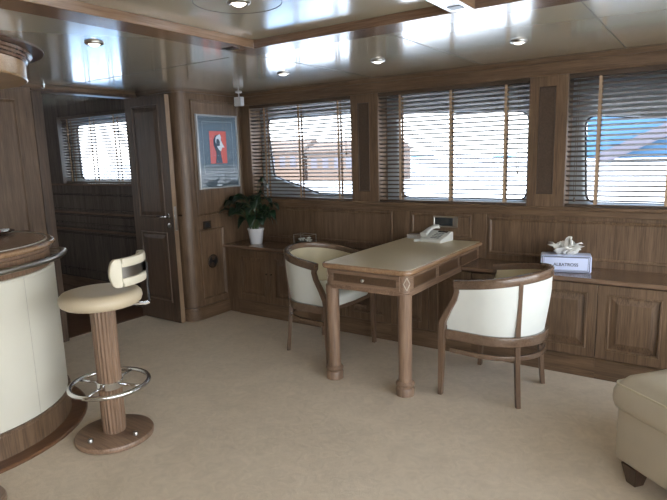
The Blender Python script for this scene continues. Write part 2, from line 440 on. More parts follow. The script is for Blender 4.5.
def window(idx, poly, rads, X0, X1_, Z0, Z1, y=4.14, mat=hullw):
    """fibreglass lining with a rounded opening, rubber seal, pane"""
    hole = rrect_poly(poly, rads)
    cx_ = sum(p[0] for p in hole)/len(hole); cz_ = sum(p[1] for p in hole)/len(hole)
    outer = []
    for (x, z) in hole:
        dx, dz_ = x-cx_, z-cz_; t_ = 1e9
        if dx > 1e-9: t_ = min(t_, (X1_-cx_)/dx)
        if dx < -1e-9: t_ = min(t_, (X0-cx_)/dx)
        if dz_ > 1e-9: t_ = min(t_, (Z1-cz_)/dz_)
        if dz_ < -1e-9: t_ = min(t_, (Z0-cz_)/dz_)
        outer.append([cx_+dx*t_, cz_+dz_*t_])
    for c in ((X0, Z0), (X1_, Z0), (X1_, Z1), (X0, Z1)):
        j = min(range(len(outer)), key=lambda i: (outer[i][0]-c[0])**2+(outer[i][1]-c[1])**2)
        outer[j] = list(c)
    root = tag(bpy.data.objects.new('window_%d' % idx, None), kind='structure'); C.objects.link(root)
    L = lambda ps, yy: [Vector((x, yy, z)) for x, z in ps]
    grow = lambda g: [(x + (x-cx_)/abs(x-cx_+1e-9)*0 + g*(Vector((x-cx_, z-cz_)).normalized().x), z + g*(Vector((x-cx_, z-cz_)).normalized().y)) for x, z in hole]
    m = MB(); m.rings([L(outer, y+0.05), L(outer, y), L(grow(0.02), y), L(grow(0.008), y+0.006), L(hole, y+0.02), L(hole, y+0.05)], cap0=False, cap1=False)
    m.build('window_lining', mat, root)
    m = MB(); m.rings([L(grow(0.001), y+0.022), L(grow(-0.012), y+0.022), L(grow(-0.012), y+0.034), L(grow(0.001), y+0.034)], cap0=False, cap1=False); m.build('window_seal', gasket, root)
    m = MB(); m.rings([L(grow(-0.002), y+0.028), L(grow(-0.002), y+0.032)]); m.build('glass', glass, root)
    return root
window(1, [(-3.56, 1.262), (-3.02, 1.095), (-2.45, 1.095), (-2.45, 1.80), (-3.62, 1.815)], [0.05, 0.12, 0.05, 0.08, 0.09], -3.80, -2.41, 0.99, ZC)
window(2, [(-2.165, 1.083), (-1.13, 1.078), (-1.13, 1.715), (-2.185, 1.772)], [0.07, 0.07, 0.07, 0.07], -2.41, -0.96, 0.99, ZC)
window(3, [(-0.735, 1.07), (0.33, 1.07), (0.33, 1.56), (-0.765, 1.665)], [0.07, 0.07, 0.07, 0.07], -0.96, 0.48, 0.99, ZC)
window(4, [(0.72, 1.07), (1.40, 1.07), (1.40, 1.62), (0.72, 1.66)], [0.07, 0.07, 0.07, 0.07], 0.48, X1, 0.99, ZC)

# blinds
def blind(x0, x1, z0, z1, y, tapes, label, cords, pitch=0.0325, w=0.036, tilt=-18.0, mt=slatm, tape=True, group='venetian blinds over the saloon windows'):
    root = thing('venetian_blind', label, 'blind', ((x0+x1)/2, y, z0), 0, group)
    ox = (x0+x1)/2; hw = (x1-x0)/2 - 0.004
    MB().box(-hw, -0.022, z1-z0-0.03, hw, 0.022, z1-z0, 0.003).build('head_rail', mt, root)
    m = MB(); z = z1-z0-0.045; ct = math.cos(math.radians(tilt))*w/2; st = math.sin(math.radians(tilt))*w/2
    while z > 0.03:
        a = [Vector((-hw, -ct, z-st-0.0012)), Vector((-hw, ct, z+st-0.0012)), Vector((-hw, ct, z+st+0.0012)), Vector((-hw, -ct, z-st+0.0012))]
        b2 = [p + Vector((2*hw, 0, 0)) for p in a]
        m.rings([a, b2]); z -= pitch
    m.build('slats', mt, root)
    MB().box(-hw, -0.018, 0.002, hw, 0.018, 0.018, 0.003).build('bottom_rail', mt, root)
    for tx in tapes:
        t_ = tx-ox
        m = MB()
        m.box(t_-0.0095, -0.0225, 0.018, t_+0.0095, -0.0215, z1-z0-0.03)
        m.box(t_-0.0095, 0.0215, 0.018, t_+0.0095, 0.0225, z1-z0-0.03)
        m.build('ladder_tape', tapem, root)
    for (cx0, drop) in cords:
        m = MB(); c_ = cx0-ox
        for dx in (-0.006, 0.006): m.tube([(c_+dx, -0.028, z1-z0-0.03), (c_+dx, -0.028, z1-z0-drop)], 0.0015, 5)
        m.build('pull_cord', cordm, root)
        MB().lathe([(0.002, 0.03), (0.006, 0.02), (0.007, 0.0), (0.003, -0.002)], 8, (c_, -0.028, z1-z0-drop-0.03)).build('cord_tassel', cordm, root)
    return root
blind(-3.665, -2.535, 1.058, 1.925, 3.992, [-3.48, -3.08, -2.66], 'brown slatted venetian blind over the leftmost window, beside the plant', [(-2.58, 0.45)])
blind(-2.275, -1.085, 1.058, 1.925, 3.992, [-2.075, -1.655, -1.245], 'brown slatted venetian blind over the middle window, above the desk telephone', [(-2.22, 0.80), (-1.15, 0.62)])
blind(-0.835, 0.355, 1.058, 1.925, 3.992, [-0.643, -0.24, 0.16], 'brown slatted venetian blind over the right window, above the tissue box', [(-0.77, 0.80)])

# ---------------------------------------------------------------- picture wall with rounded corner, stub wall, left wall, hall
m = MB()
R = 0.10; yc = 3.22 + R
prof = [(XP, WY+0.13), (XP, yc)] + [(XP-R+R*math.cos(a), yc-R*math.sin(a)) for a in [i*PI/2/10 for i in range(1, 11)]] + [(-4.42, 3.22), (-4.42, 3.34), (-3.98, 3.34), (-3.98, WY+0.13)]
m.prism(prof, 0.0, ZC)
struct('wall_picture', m, wz, smooth=25)
def pwpanel(y0, y1, z0, z1, nm):
    # facing +x ; u runs along -y? use u=(0,1,0), v=z gives normal +x
    mm = MB(); mm.panel((XP+0.0005, y0, z0), (0, 1, 0), UZ, y1-y0, z1-z0, [(0, 0), (0.003, 0.012), (0.009, 0.014), (0.018, 0.008), (0.024, 0.001), (0.03, 0.001)])
    struct(nm, mm, wz)
pwpanel(3.35, 3.93, 0.94, 1.955, 'trim_picture_panel_upper')
pwpanel(3.35, 3.655, 0.17, 0.82, 'trim_picture_panel_lower')
# skirting that follows the rounded corner
def skirt(path, h, t_, nm, mat=wy):
    mm = MB()
    sect = [(0, 0), (t_, 0), (t_, h-0.012), (t_-0.004, h), (0.004, h), (0, h-0.002)]
    mm.sweep(path, sect); return struct(nm, mm, mat)
cornerpath = [Vector((-4.36, 3.22, 0))] + [Vector((XP-R+R*math.sin(a), yc-R*math.cos(a), 0)) for a in [i*PI/2/10 for i in range(11)]] + [Vector((XP, 3.70, 0))]
skirt(cornerpath, 0.12, 0.022, 'baseboard_picture')
skirt([p+Vector((0, 0, ZC-0.03)) for p in cornerpath[:-1]] + [Vector((XP, 3.95, ZC-0.03))], 0.03, 0.018, 'trim_picture_crown')

# left wall
struct('wall_left', MB().box(XL-0.10, Y1-0.1, 0, XL, 2.33, ZC), wz)
struct('trim_door_header', MB().box(XL-0.12, 2.33, 1.992, XL-0.005, 3.22, ZC), wy)
struct('trim_door_casing', MB().box(XL-0.115, 2.27, 0, XL+0.012, 2.35, 1.992, 0.008).box(XL-0.01, 2.27, 1.992, XL+0.012, 3.2, 2.02, 0.004), dz)
struct('trim_hinge_jamb', MB().box(-4.42, 3.17, 0, -4.36, 3.222, 1.992, 0.003), hz)
for (ya, yb, za, zb) in ((1.05, 2.15, 0.93, 1.92), (1.05, 2.15, 0.20, 0.86), (-0.3, 0.95, 0.93, 1.92), (-0.3, 0.95, 0.20, 0.86)):
    k += 1; mm = MB(); mm.panel((XL+0.0005, ya, za), (0, 1, 0), UZ, yb-ya, zb-za, [(0, 0), (0.003, 0.010), (0.010, 0.012), (0.022, 0.002), (0.03, 0.001)]); struct('trim_%d' % k, mm, wz)
skirt([Vector((XL, Y1, 0)), Vector((XL, 2.27, 0))][::-1], 0.12, -0.022, 'baseboard_left')
struct('trim_left_crown', MB().box(XL, Y1, ZC-0.03, XL+0.018, 3.0, ZC, 0.005), wy)

# hall beyond the doorway
HY = 3.34
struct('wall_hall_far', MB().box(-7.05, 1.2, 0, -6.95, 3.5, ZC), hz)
struct('wall_hall_side', MB().box(-7.05, 1.1, 0, -4.4, 1.2, 1.0).box(-7.05, 1.1, 1.9, -4.4, 1.2, ZC).box(-7.05, 1.1, 1.0, -6.4, 1.2, 1.9).box(-5.7, 1.1, 1.0, -4.4, 1.2, 1.9), hz)  # opening added in this unseen wall to bring sky light into the hall
struct('window_12', MB().box(-6.41, 1.14, 0.99, -5.69, 1.15, 1.91), glass)  # pane of the added light opening
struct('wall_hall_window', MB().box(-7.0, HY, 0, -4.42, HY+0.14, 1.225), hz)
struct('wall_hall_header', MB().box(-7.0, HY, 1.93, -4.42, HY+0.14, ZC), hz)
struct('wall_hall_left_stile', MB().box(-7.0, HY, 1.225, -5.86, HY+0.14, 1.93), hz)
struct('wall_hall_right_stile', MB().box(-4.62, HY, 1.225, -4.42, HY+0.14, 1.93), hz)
struct('trim_hall_sill', MB().box(-6.95, HY-0.03, 1.205, -4.42, HY+0.1, 1.228, 0.005), hx)
for i, (za, zb) in enumerate(((0.94, 1.12), (0.79, 0.90), (0.28, 0.70))):
    mm = MB(); mm.panel((-6.9, HY-0.0005, za), UX, UZ, 2.3, zb-za, BEAD); struct('trim_hall_panel_%d' % (i+1), mm, hz)
struct('trim_hall_shelf', MB().box(-6.95, HY-0.09, 0.735, -4.45, HY, 0.762, 0.004), hx)
struct('trim_hall_rail', MB().box(-6.95, HY-0.02, 0.905, -4.45, HY, 0.93, 0.004), hx)
struct('baseboard_hall', MB().box(-6.95, HY-0.04, 0, -4.45, HY, 0.21, 0.006), hx)
window(5, [(-5.76, 1.26), (-4.75, 1.26), (-4.75, 1.84), (-5.76, 1.84)], [0.07]*4, -5.90, -4.60, 1.20, 1.96, y=HY+0.13)
blind(-5.86, -4.62, 1.228, 1.93, HY+0.05, [-5.72, -5.3, -4.9], 'brown venetian blind over the hall window seen through the doorway', [], pitch=0.030, w=0.032, tilt=-20, group='venetian blinds in the hall')

# walls behind the camera: windows on the other side, glazed aft door
m = MB()
m.box(XL-0.1, Y1-0.1, 0, X1, Y1, 0.95).box(XL-0.1, Y1-0.1, 1.93, X1, Y1, ZC)
xs = [XL, 0.50, 1.45, X1]
for a, b2 in zip(xs[0::2], xs[1::2]): m.box(a, Y1-0.1, 0.95, b2, Y1, 1.93)
struct('wall_front', m, wz)
for i, (a, b2) in enumerate(zip(xs[1::2], xs[2::2])):
    struct('window_%d' % (i+6), MB().box(a-0.01, Y1-0.06, 0.94, b2+0.01, Y1-0.05, 1.94), glass)
m = MB()
m.box(X1, Y1-0.1, 0, X1+0.1, -2.2, ZC).box(X1, 3.5, 0, X1+0.1, 4.14, ZC).box(X1, -2.2, 1.98, X1+0.1, 3.5, ZC)
struct('wall_right', m, wz)
struct('door_1', MB().box(X1+0.04, -2.21, 0.0, X1+0.05, 3.51, 1.99), glass)
for q_, yy in enumerate((-0.8, 0.65, 2.1)): struct('trim_aft_door_post_%d' % (q_+1), MB().box(X1+0.02, yy-0.03, 0, X1+0.08, yy+0.03, 1.98), steel)
struct('floor_bounce_deck', MB().box(X1+0.1, -3.5, -0.1, 8.0, 5.2, -0.02), plain('pale_teak', (0.55, 0.46, 0.35), 0.6, noise=0.1))  # unseen pale deck, added to bounce sunlight up into the saloon

# ---------------------------------------------------------------- the open door
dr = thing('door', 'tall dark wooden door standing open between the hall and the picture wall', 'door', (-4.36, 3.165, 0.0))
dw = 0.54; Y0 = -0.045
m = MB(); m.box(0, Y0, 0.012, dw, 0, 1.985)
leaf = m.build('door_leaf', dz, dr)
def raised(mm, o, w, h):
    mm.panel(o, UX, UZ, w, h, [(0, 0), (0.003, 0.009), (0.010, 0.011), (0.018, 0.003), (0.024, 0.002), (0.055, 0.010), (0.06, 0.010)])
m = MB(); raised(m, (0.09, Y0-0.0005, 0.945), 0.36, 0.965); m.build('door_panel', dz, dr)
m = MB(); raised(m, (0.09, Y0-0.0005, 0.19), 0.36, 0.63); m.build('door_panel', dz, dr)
MB().box(dw, Y0+0.001, 0.012, dw+0.003, -0.001, 1.985).build('door_edge', edge, dr)
lp = MB().box(dw+0.003, Y0+0.010, 0.84, dw+0.005, -0.010, 1.05, 0.0008).box(dw+0.004, Y0+0.016, 0.95, dw+0.014, -0.016, 0.975, 0.002).build('lock_plate', steel, dr)
hd = MB(); hd.lathe([(0.024, 0), (0.024, 0.006), (0.012, 0.010), (0.009, 0.045)], 20)
for v in hd.bm.verts: v.co = Vector((dw-0.055+v.co.x, Y0-v.co.z, 0.965+v.co.y))
hd.tube([(dw-0.055, Y0-0.043, 0.965), (dw-0.075, Y0-0.047, 0.965), (dw-0.15, Y0-0.043, 0.962), (dw-0.175, Y0-0.035, 0.958)], 0.008, 8)
hd.tube([(dw-0.055, 0.004, 0.965), (dw-0.05, 0.035, 0.965), (dw+0.02, 0.04, 0.965)], 0.007, 8)
hd.build('door_handle', chrome, dr, smooth=40)
m = MB(); m.lathe([(0.022, 0), (0.022, 0.006), (0.014, 0.009)], 20)
for v in m.bm.verts: v.co = Vector((dw-0.055+v.co.x, Y0-v.co.z, 0.885+v.co.y))
m.build('keyhole_rose', steel, dr, smooth=40)

# ceiling hook at the doorway corner
m = MB(); m.lathe([(0.012, ZC-0.006), (0.012, ZC)], 12, (-4.262, 2.36, 0)); m.tube([(-4.262, 2.36, ZC-0.004), (-4.262, 2.36, ZC-0.025), (-4.25, 2.345, ZC-0.035), (-4.24, 2.33, ZC-0.03)], 0.004, 6)
tag(m.build('ceiling_hook', silver, None), 'tiny metal hook on the ceiling above the left side of the doorway', 'hook')

# ---------------------------------------------------------------- low cabinets under the windows
CY = 3.66; CT = 0.622
def cabinet(x0, x1, ndoor, label, knobs=False):
    root = thing('low_cabinet', label, 'cabinet', (x0, CY, 0.0), 0, 'low cabinets under the saloon windows')
    w = x1-x0
    MB().box(0.0, 0.0, 0.135, w, WY-CY-0.001, CT).build('body', wz, root)
    MB().box(0.0, 0.004, 0.0, w, 0.06, 0.134).box(0.0, -0.006, 0.118, w, 0.004, 0.136, 0.003).box(0.0, -0.002, 0.0, w, 0.004, 0.12, 0.001).build('plinth', wx, root)
    dw_ = w/ndoor
    for i in range(ndoor):
        m = MB(); a = i*dw_+0.002
        # stiles/rails, groove, bevelled raised field
        m.panel((a, -0.018, 0.145), UX, UZ, dw_-0.004, CT-0.152, [(0, 0.0), (0.002, 0.002), (0.055, 0.002), (0.058, 0.007), (0.066, 0.007), (0.070, -0.008), (0.076, -0.008), (0.112, 0.002), (0.114, 0.002)], thick=0.017)
        d = m.build('cabinet_door', wz, root)
        if knobs:
            kx = a+dw_-0.03 if i % 2 == 0 else a+0.025
            m = MB(); m.lathe([(0.004, 0), (0.004, 0.010), (0.009, 0.014), (0.008, 0.020), (0.002, 0.022)], 12)
            for v in m.bm.verts: v.co = Vector((kx+v.co.x, -0.020-v.co.z, 0.415+v.co.y))
            m.build('knob', bronze, d, smooth=40)
    return root
cabinet(-3.62, -2.81, 2, 'low wooden cabinet with two small knobs beneath the potted plant, leftmost under the windows', True)
cabinet(-2.81, -2.00, 2, 'low wooden cabinet behind the chair left of the desk')
cabinet(-2.00, -1.355, 2, 'low wooden cabinet in the shade directly under the desk')
cabinet(-1.355, -0.545, 2, 'low wooden cabinet below the tissue box, behind the right chair')
cabinet(-0.545, 0.265, 2, 'low wooden cabinet with raised panel door near the right edge of the photo')
struct('trim_cabinet_filler', MB().box(XP, CY+0.01, 0.0, -3.62, WY, CT), wz)
m = MB(); m.box(XP, CY-0.03, CT+0.001, 0.265, WY-0.001, 0.65, 0.006)
tag(m.build('cabinet_top', wood('cabinet_top_wood', (0.12, 0.07, 0.042), (0.25, 0.155, 0.10), 'x', 0.25, 0.5), None, shift=(-1.75, CY, CT)), 'long polished wooden shelf top running over the low cabinets', 'worktop')

# ---------------------------------------------------------------- desk
DX0, DX1, DY0, DY1, DZ = -2.04, -1.402, 2.785, 3.985, 0.775
dk = thing('writing_desk', 'wooden writing desk with cream leather top standing out from the wall on two columns', 'desk', (-1.715, 3.4, 0))
def L3(x, y, z): return (x+1.715, y-3.4, z)
def rr(x0, y0, x1, y1, r, seg=6):
    out = []
    for cx_, cy_, a0 in ((x1-r, y0+r, -90), (x1-r, y1-0.002, 0), (x0+r, y1-0.002, 90), (x0+r, y0+r, 180)):
        if abs(cy_-(y1-0.002)) < 1e-6:
            out.append((x1 if a0 == 0 else x0, y1)); continue
        for i in range(seg+1):
            a = math.radians(a0+90*i/seg); out.append((cx_+r*math.cos(a), cy_+r*math.sin(a)))
    return out
def deskloop(g, z, r=0.05):
    return [Vector(L3(x, y, z)) for x, y in rr(DX0+g, DY0+g, DX1-g, DY1, max(r-g, 0.01))]
m = MB(); m.rings([deskloop(0.012, DZ-0.032), deskloop(0.004, DZ-0.028), deskloop(0.0, DZ-0.018), deskloop(0.0, DZ-0.008), deskloop(0.005, DZ-0.001), deskloop(0.012, DZ)])
m.build('desk_top', wood('desk_edge_wood', (0.24, 0.13, 0.07), (0.42, 0.26, 0.15), 'y', 0.2, 0.6), dk, smooth=50)
m = MB(); m.rings([deskloop(0.016, DZ-0.002), deskloop(0.017, DZ+0.0015), deskloop(0.020, DZ+0.0022)]); m.build('leather_surface', deskl, dk)
# apron body with rounded front corners
AX0, AX1, AY0 = DX0+0.022, DX1-0.022, DY0+0.022
def apl(g, z): return [Vector(L3(x, y, z)) for x, y in rr(AX0+g, AY0+g, AX1-g, 3.622, 0.045)]
m = MB(); m.rings([apl(-0.004, 0.618), apl(-0.006, 0.626), apl(0.0, 0.634), apl(0.0, DZ-0.031)])
q0, q1 = L3(AX0, 3.60, 0.652), L3(AX1, DY1-0.004, DZ-0.031); m.box(*q0, *q1)
m.build('apron', fy, dk, smooth=40)
# drawer front
m = MB(); m.panel(L3(AX0+0.052, AY0-0.001, 0.645), UX, UZ, AX1-AX0-0.104, 0.092, [(0, 0.0), (0.002, 0.006), (0.020, 0.006), (0.022, 0.003), (0.024, 0.003)], thick=0.004)
dwr = m.build('drawer', fx, dk)
m = MB(); m.panel(L3(AX0+0.074, AY0-0.0045, 0.667), UX, UZ, AX1-AX0-0.148, 0.048, [(0, 0), (0.001, 0.0015)], thick=0.001); m.build('drawer_inlay', burl, dwr)
m = MB(); m.lathe([(0.005, 0), (0.005, 0.010), (0.011, 0.014), (0.012, 0.019), (0.008, 0.024), (0.001, 0.026)], 16)
for v in m.bm.verts: v.co = Vector(L3((AX0+AX1)/2+v.co.x, AY0-0.006-v.co.z, 0.691+v.co.y))
m.build('knob', steel, dwr, smooth=40)
# three burl inlays on each long side
for sx_ in (1, -1):
    for (ya, yb) in ((2.885, 3.195), (3.25, 3.565), (3.62, 3.93)):
        m = MB()
        if sx_ > 0: m.panel(L3(AX1-0.001, ya, 0.658), (0, 1, 0), UZ, yb-ya, 0.068, [(0, 0), (0.001, 0.003), (0.004, 0.003), (0.006, 0.0015)], thick=0.001)
        else: m.panel(L3(AX0+0.001, yb, 0.658), (0, -1, 0), UZ, yb-ya, 0.068, [(0, 0), (0.001, 0.003), (0.004, 0.003), (0.006, 0.0015)], thick=0.001)
        m.build('side_inlay', burl, dk)
# carved diamonds on the rounded corners
for cx_, ang in ((AX1-0.045, -45), (AX0+0.045, -135)):
    cy_ = AY0+0.045; m = MB()
    for sgn in (1, -1):
        path = []
        for t_ in range(9):
            s_ = t_/8; zz = 0.655 + 0.076*s_; off = sgn*(1-abs(2*s_-1))*0.020
            a = math.radians(ang)+off/0.045
            path.append(L3(cx_+0.0455*math.cos(a), cy_+0.0455*math.sin(a), zz))
        m.tube(path, 0.0028, 6)
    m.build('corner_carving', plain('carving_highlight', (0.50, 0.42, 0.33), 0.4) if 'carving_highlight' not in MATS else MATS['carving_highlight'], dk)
for lx in (DX0+0.060, DX1-0.060):
    m = MB(); m.lathe([(0.056, 0.0), (0.057, 0.045), (0.053, 0.052), (0.047, 0.055), (0.047, 0.060), (0.057, 0.066), (0.058, 0.076), (0.052, 0.086), (0.043, 0.092), (0.0405, 0.12), (0.0425, 0.60), (0.0425, 0.632)], 32, L3(lx, DY0+0.056, 0))
    m.build('leg', fz, dk, smooth=35)

# ---------------------------------------------------------------- tub chairs (front = +x)
ch = thing('tub_chair', 'cream tub chair on the left side of the desk, its back towards the doorway', 'chair', (0, 0, 0), 0, 'cream tub chairs at the desk')
def shell(t_, off=0.0):
    """plan curve of the tub, t 0..1 from one arm round the back to the other"""
    A, B = 0.295+off, 0.285+off
    Ls = 0.20; q = 0.55*PI
    arcs = PI*A; tot = 2*Ls+arcs; s_ = t_*tot
    if s_ < Ls: return Vector((Ls-s_, B, 0)), Vector((0, 1, 0))
    if s_ > tot-Ls: return Vector((s_-(tot-Ls), -B, 0)), Vector((0, -1, 0))
    a = PI/2 + (s_-Ls)/A
    return Vector((A*math.cos(a), B*math.sin(a), 0)), Vector((math.cos(a), math.sin(a), 0))
def shellpath(off, z, n=48, t0=0.0, t1=1.0, zf=None):
    out = []
    for i in range(n+1):
        t_ = t0+(t1-t0)*i/n; p, _ = shell(t_, off)
        p.z = z if zf is None else zf(t_); out.append(p)
    return out
zt = lambda t_: 0.686 + 0.070*math.sin(PI*min(1, max(0, t_)))**1.5
# top rail, rounded section
def rnd(a, b2, r):
    out = []
    for cx_, cy_, a0 in ((a-r, b2-r, 0), (-a+r, b2-r, 90), (-a+r, -b2+r, 180), (a-r, -b2+r, 270)):
        for i in range(4):
            an = math.radians(a0+30*i); out.append((cx_+r*math.cos(an), cy_+r*math.sin(an)))
    return out
MB().sweep(shellpath(0.0, 0, t0=0.045, t1=0.955, zf=lambda t_: zt(t_)), rnd(0.021, 0.027, 0.012)).build('top_rail', cxm, ch, smooth=60)
# upholstered shell (outer cream, inner tan)
def sheet(o_in, o_out, z0, z1, mat, nm):
    """upholstery whose front edge follows the curve of the front posts"""
    mm = MB(); n = 44; tot = 0.40+PI*0.295; zs = [z0, 0.46, 0.53, 0.60, 0.65, None]
    def tfront(z):
        P_ = [(0.40, 0.200), (0.46, 0.193), (0.53, 0.166), (0.60, 0.126), (0.65, 0.112), (0.80, 0.112)]
        for (za, xa), (zb_, xb) in zip(P_, P_[1:]):
            if z <= zb_: return (0.20-(xa+(xb-xa)*max(0, z-za)/(zb_-za)))/tot
        return (0.20-0.112)/tot
    loops = []
    for i in range(n+1):
        lp = []
        for side in (1, 0):
            for zz in (zs if side else zs[::-1]):
                z_ = 0.66 if zz is None else zz
                tf = tfront(z_); t_ = tf+(1-2*tf)*i/n
                if zz is None: z_ = zt(t_)-0.012
                k_ = 1-min(1, (z_-z0)/0.27)
                off = (o_out if side else o_in) - 0.034*k_**1.3
                p, nr = shell(t_, 0); p = p+nr*off; p.z = z_; lp.append(p)
        loops.append(lp)
    mm.rings(loops); return mm.build(nm, mat, ch, smooth=50)
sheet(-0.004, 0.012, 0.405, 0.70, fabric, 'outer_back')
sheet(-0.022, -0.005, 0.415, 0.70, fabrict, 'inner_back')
# seat rail and lower stretcher
MB().sweep(shellpath(-0.012, 0.383, t0=0.0), rnd(0.016, 0.028, 0.006)).build('seat_rail', cxm, ch, smooth=60)
MB().box(0.165, -0.262, 0.355, 0.197, 0.262, 0.411, 0.004).build('front_rail', cxm, ch)
MB().sweep(shellpath(-0.018, 0.285, t0=0.02, t1=0.98), rnd(0.011, 0.014, 0.004)).build('stretcher', cxm, ch, smooth=60)
# seat cushion
m = MB(); n = 40
out = [shell(i/n, -0.045)[0] for i in range(n+1)]
out = [Vector((p.x, p.y, 0)) for p in out] + [Vector((0.235, -0.20, 0)), Vector((0.245, 0, 0)), Vector((0.235, 0.20, 0))]
cc = Vector((0, 0, 0))
m.rings([[p*s_ + Vector((0, 0, z)) for p in out] for s_, z in ((0.97, 0.400), (1.0, 0.412), (1.0, 0.450), (0.97, 0.468), (0.85, 0.478), (0.5, 0.486), (0.05, 0.488))])
m.build('seat_cushion', fabric, ch, smooth=60)
# legs: front ones sweep up into the arm, rear ones run up the outside of the shell
for s_ in (1, -1):
    path = [(0.228, 0.288*s_, 0), (0.222, 0.288*s_, 0.20), (0.222, 0.288*s_, 0.40), (0.215, 0.289*s_, 0.46), (0.180, 0.290*s_, 0.53), (0.138, 0.291*s_, 0.60), (0.122, 0.291*s_, 0.65), (0.126, 0.289*s_, 0.69)]
    wds = [0.013, 0.016, 0.019, 0.021, 0.019, 0.016, 0.015, 0.017]
    mm = MB(); loops = []
    for (x, y, z), w in zip(path, wds):
        loops.append([Vector((x+a*w, y+b2*0.015, z)) for a, b2 in ((-1, -1), (1, -1), (1, 1), (-1, 1))])
    mm.rings(loops); mm.build('leg', cz, ch, bevel=0.003)
for s_ in (1, -1):
    a = math.radians(180-44*s_)
    d = Vector((math.cos(a), math.sin(a), 0)); tn = Vector((-d.y, d.x, 0))
    mm = MB(); loops = []
    for off, z, w in ((0.305, 0, 0.013), (0.285, 0.20, 0.014), (0.273, 0.35, 0.015), (0.275, 0.45, 0.014), (0.288, 0.58, 0.012), (0.300, 0.745, 0.012)):
        loops.append([d*(off+b2*w) + tn*(a2*w) + Vector((0, 0, z)) for a2, b2 in ((-1, -1), (1, -1), (1, 1), (-1, 1))])
    mm.rings(loops); mm.build('leg', cz, ch, bevel=0.003)
ch.location = (-2.345, 3.29, 0); ch.rotation_euler = (0, 0, math.radians(-3))
dup(ch, (-1.035, 3.225, 0), math.radians(176), 'cream tub chair on the right side of the desk, its back towards the beige ottoman')

# ---------------------------------------------------------------- telephone, note box, wall panel
ph = thing('telephone', 'white corded desk telephone on the back of the desk', 'telephone', (-1.725, 3.885, DZ+0.003), math.radians(-8))
m = MB()
sideprof = [(-0.095, 0.0), (-0.095, 0.018), (-0.085, 0.024), (0.075, 0.070), (0.088, 0.066), (0.090, 0.0)]
m.rings([[Vector((x, y, z)) for y, z in sideprof] for x in (-0.095, 0.095)])
m.build('base', whitep, ph, bevel=0.006)
hs = MB(); path = [(-0.062, -0.085+0.19*i/10, 0.052 + 0.045*i/10 + 0.014*math.sin(PI*i/10)) for i in range(11)]
hs.sweep(path, lambda t_: rnd(0.020+0.008*abs(2*t_-1)**2, 0.010+0.008*abs(2*t_-1)**4, 0.007))
hs.build('handset', whitep, ph, smooth=60)
sl = 0.046/0.16; m = MB()
for i in range(4):
    for j in range(3):
        x = -0.005+j*0.026; y = -0.06+i*0.026; z = 0.024+(y+0.085)*sl
        m.box(x-0.009, y-0.008, z, x+0.009, y+0.008, z+0.006, 0.002)
m.build('keypad', plain('phone_keys', (0.24, 0.25, 0.25), 0.5), ph)
m = MB(); z = 0.024+(0.055+0.085)*sl; m.box(-0.015, 0.045, z-0.004, 0.065, 0.068, z+0.006, 0.002); m.build('display', screen, ph)
m = MB(); path = []
for i in range(160):
    t_ = i/159; c = Vector((-0.075-0.05*math.sin(PI*t_), -0.085-0.03*math.sin(2*PI*t_)-0.03*t_, 0.010)) 
    if t_ > .5: c.x += 0.04*(t_-.5)
    a = 26*2*PI*t_; path.append(c+Vector((0, 0.007*math.cos(a), 0.007*math.sin(a))))
m.tube(path, 0.0024, 5); m.build('cord', whitep, ph)

nb = thing('note_box', 'low grey and white box of note paper left of the telephone', 'note box', (-1.915, 3.945, DZ+0.003), math.radians(4))
MB().box(-0.075, -0.030, 0, 0.075, 0.030, 0.024, 0.002).build('box_base', notem, nb)
MB().box(-0.077, -0.032, 0.024, 0.077, 0.032, 0.032, 0.002).build('box_lid', plain('note_lid', (0.50, 0.44, 0.42), 0.6, noise=0.3, nscale=50), nb)

cp = thing('control_panel', 'framed dark control panel set into the wall behind the telephone', 'control panel', (-1.70, WY, 0.87))
m = MB(); m.panel((-0.10, -0.001, 0.0), UX, UZ, 0.20, 0.088, [(0, 0), (0.002, 0.014), (0.010, 0.014), (0.014, 0.010)], thick=0.001); m.build('panel_frame', steel, cp)
MB().box(-0.084, -0.013, 0.014, 0.062, -0.009, 0.074, 0.001).build('panel_screen', screen, cp)

# ---------------------------------------------------------------- tissue box
tb = thing('tissue_box', 'pale blue tissue box with navy border lines and white tissue on the cabinet top', 'tissue box', (-0.775, 3.81, 0.651), math.radians(13))
TW, TD, TH = 0.154, 0.070, 0.112
MB().box(-TW, -TD, 0, TW, TD, TH, 0.012, seg=3).build('carton', boxm, tb, smooth=40)
def rect_lines(nm, y, g, w_=0.0024):
    m = MB(); x0, x1, z0, z1 = -TW+g, TW-g, g*0.8, TH-g*0.55
    for a in ((x0, z0, x1, z0+w_), (x0, z1-w_, x1, z1), (x0, z0, x0+w_, z1), (x1-w_, z0, x1, z1)):
        m.box(a[0], y-0.0006, a[1], a[2], y+0.0002, a[3])
    return m
rect_lines('a', -TD, 0.020).build('border_line', navy, tb)
rect_lines('a', -TD, 0.010, 0.0042).build('border_line', navy, tb)
for yy in (-TD+0.012, TD-0.02): MB().box(TW-0.0002, yy, 0.012, TW+0.0006, yy+0.003, TH-0.01).build('side_border_line', navy, tb)
cu = bpy.data.curves.new('lettering', 'FONT'); cu.body = 'ALBATROSS'; cu.size = 0.028; cu.align_x = 'CENTER'; cu.extrude = 0.0004; cu.offset = 0.0004
lt = bpy.data.objects.new('lettering', cu); C.objects.link(lt); cu.materials.append(navy)
dg = bpy.context.evaluated_depsgraph_get(); lm = bpy.data.meshes.new_from_object(lt.evaluated_get(dg)); bpy.data.objects.remove(lt)
lt = bpy.data.objects.new('lettering', lm); C.objects.link(lt); lt.parent = tb; lt.location = (0.0, -TD-0.0006, 0.044); lt.rotation_euler = (PI/2, 0, 0)
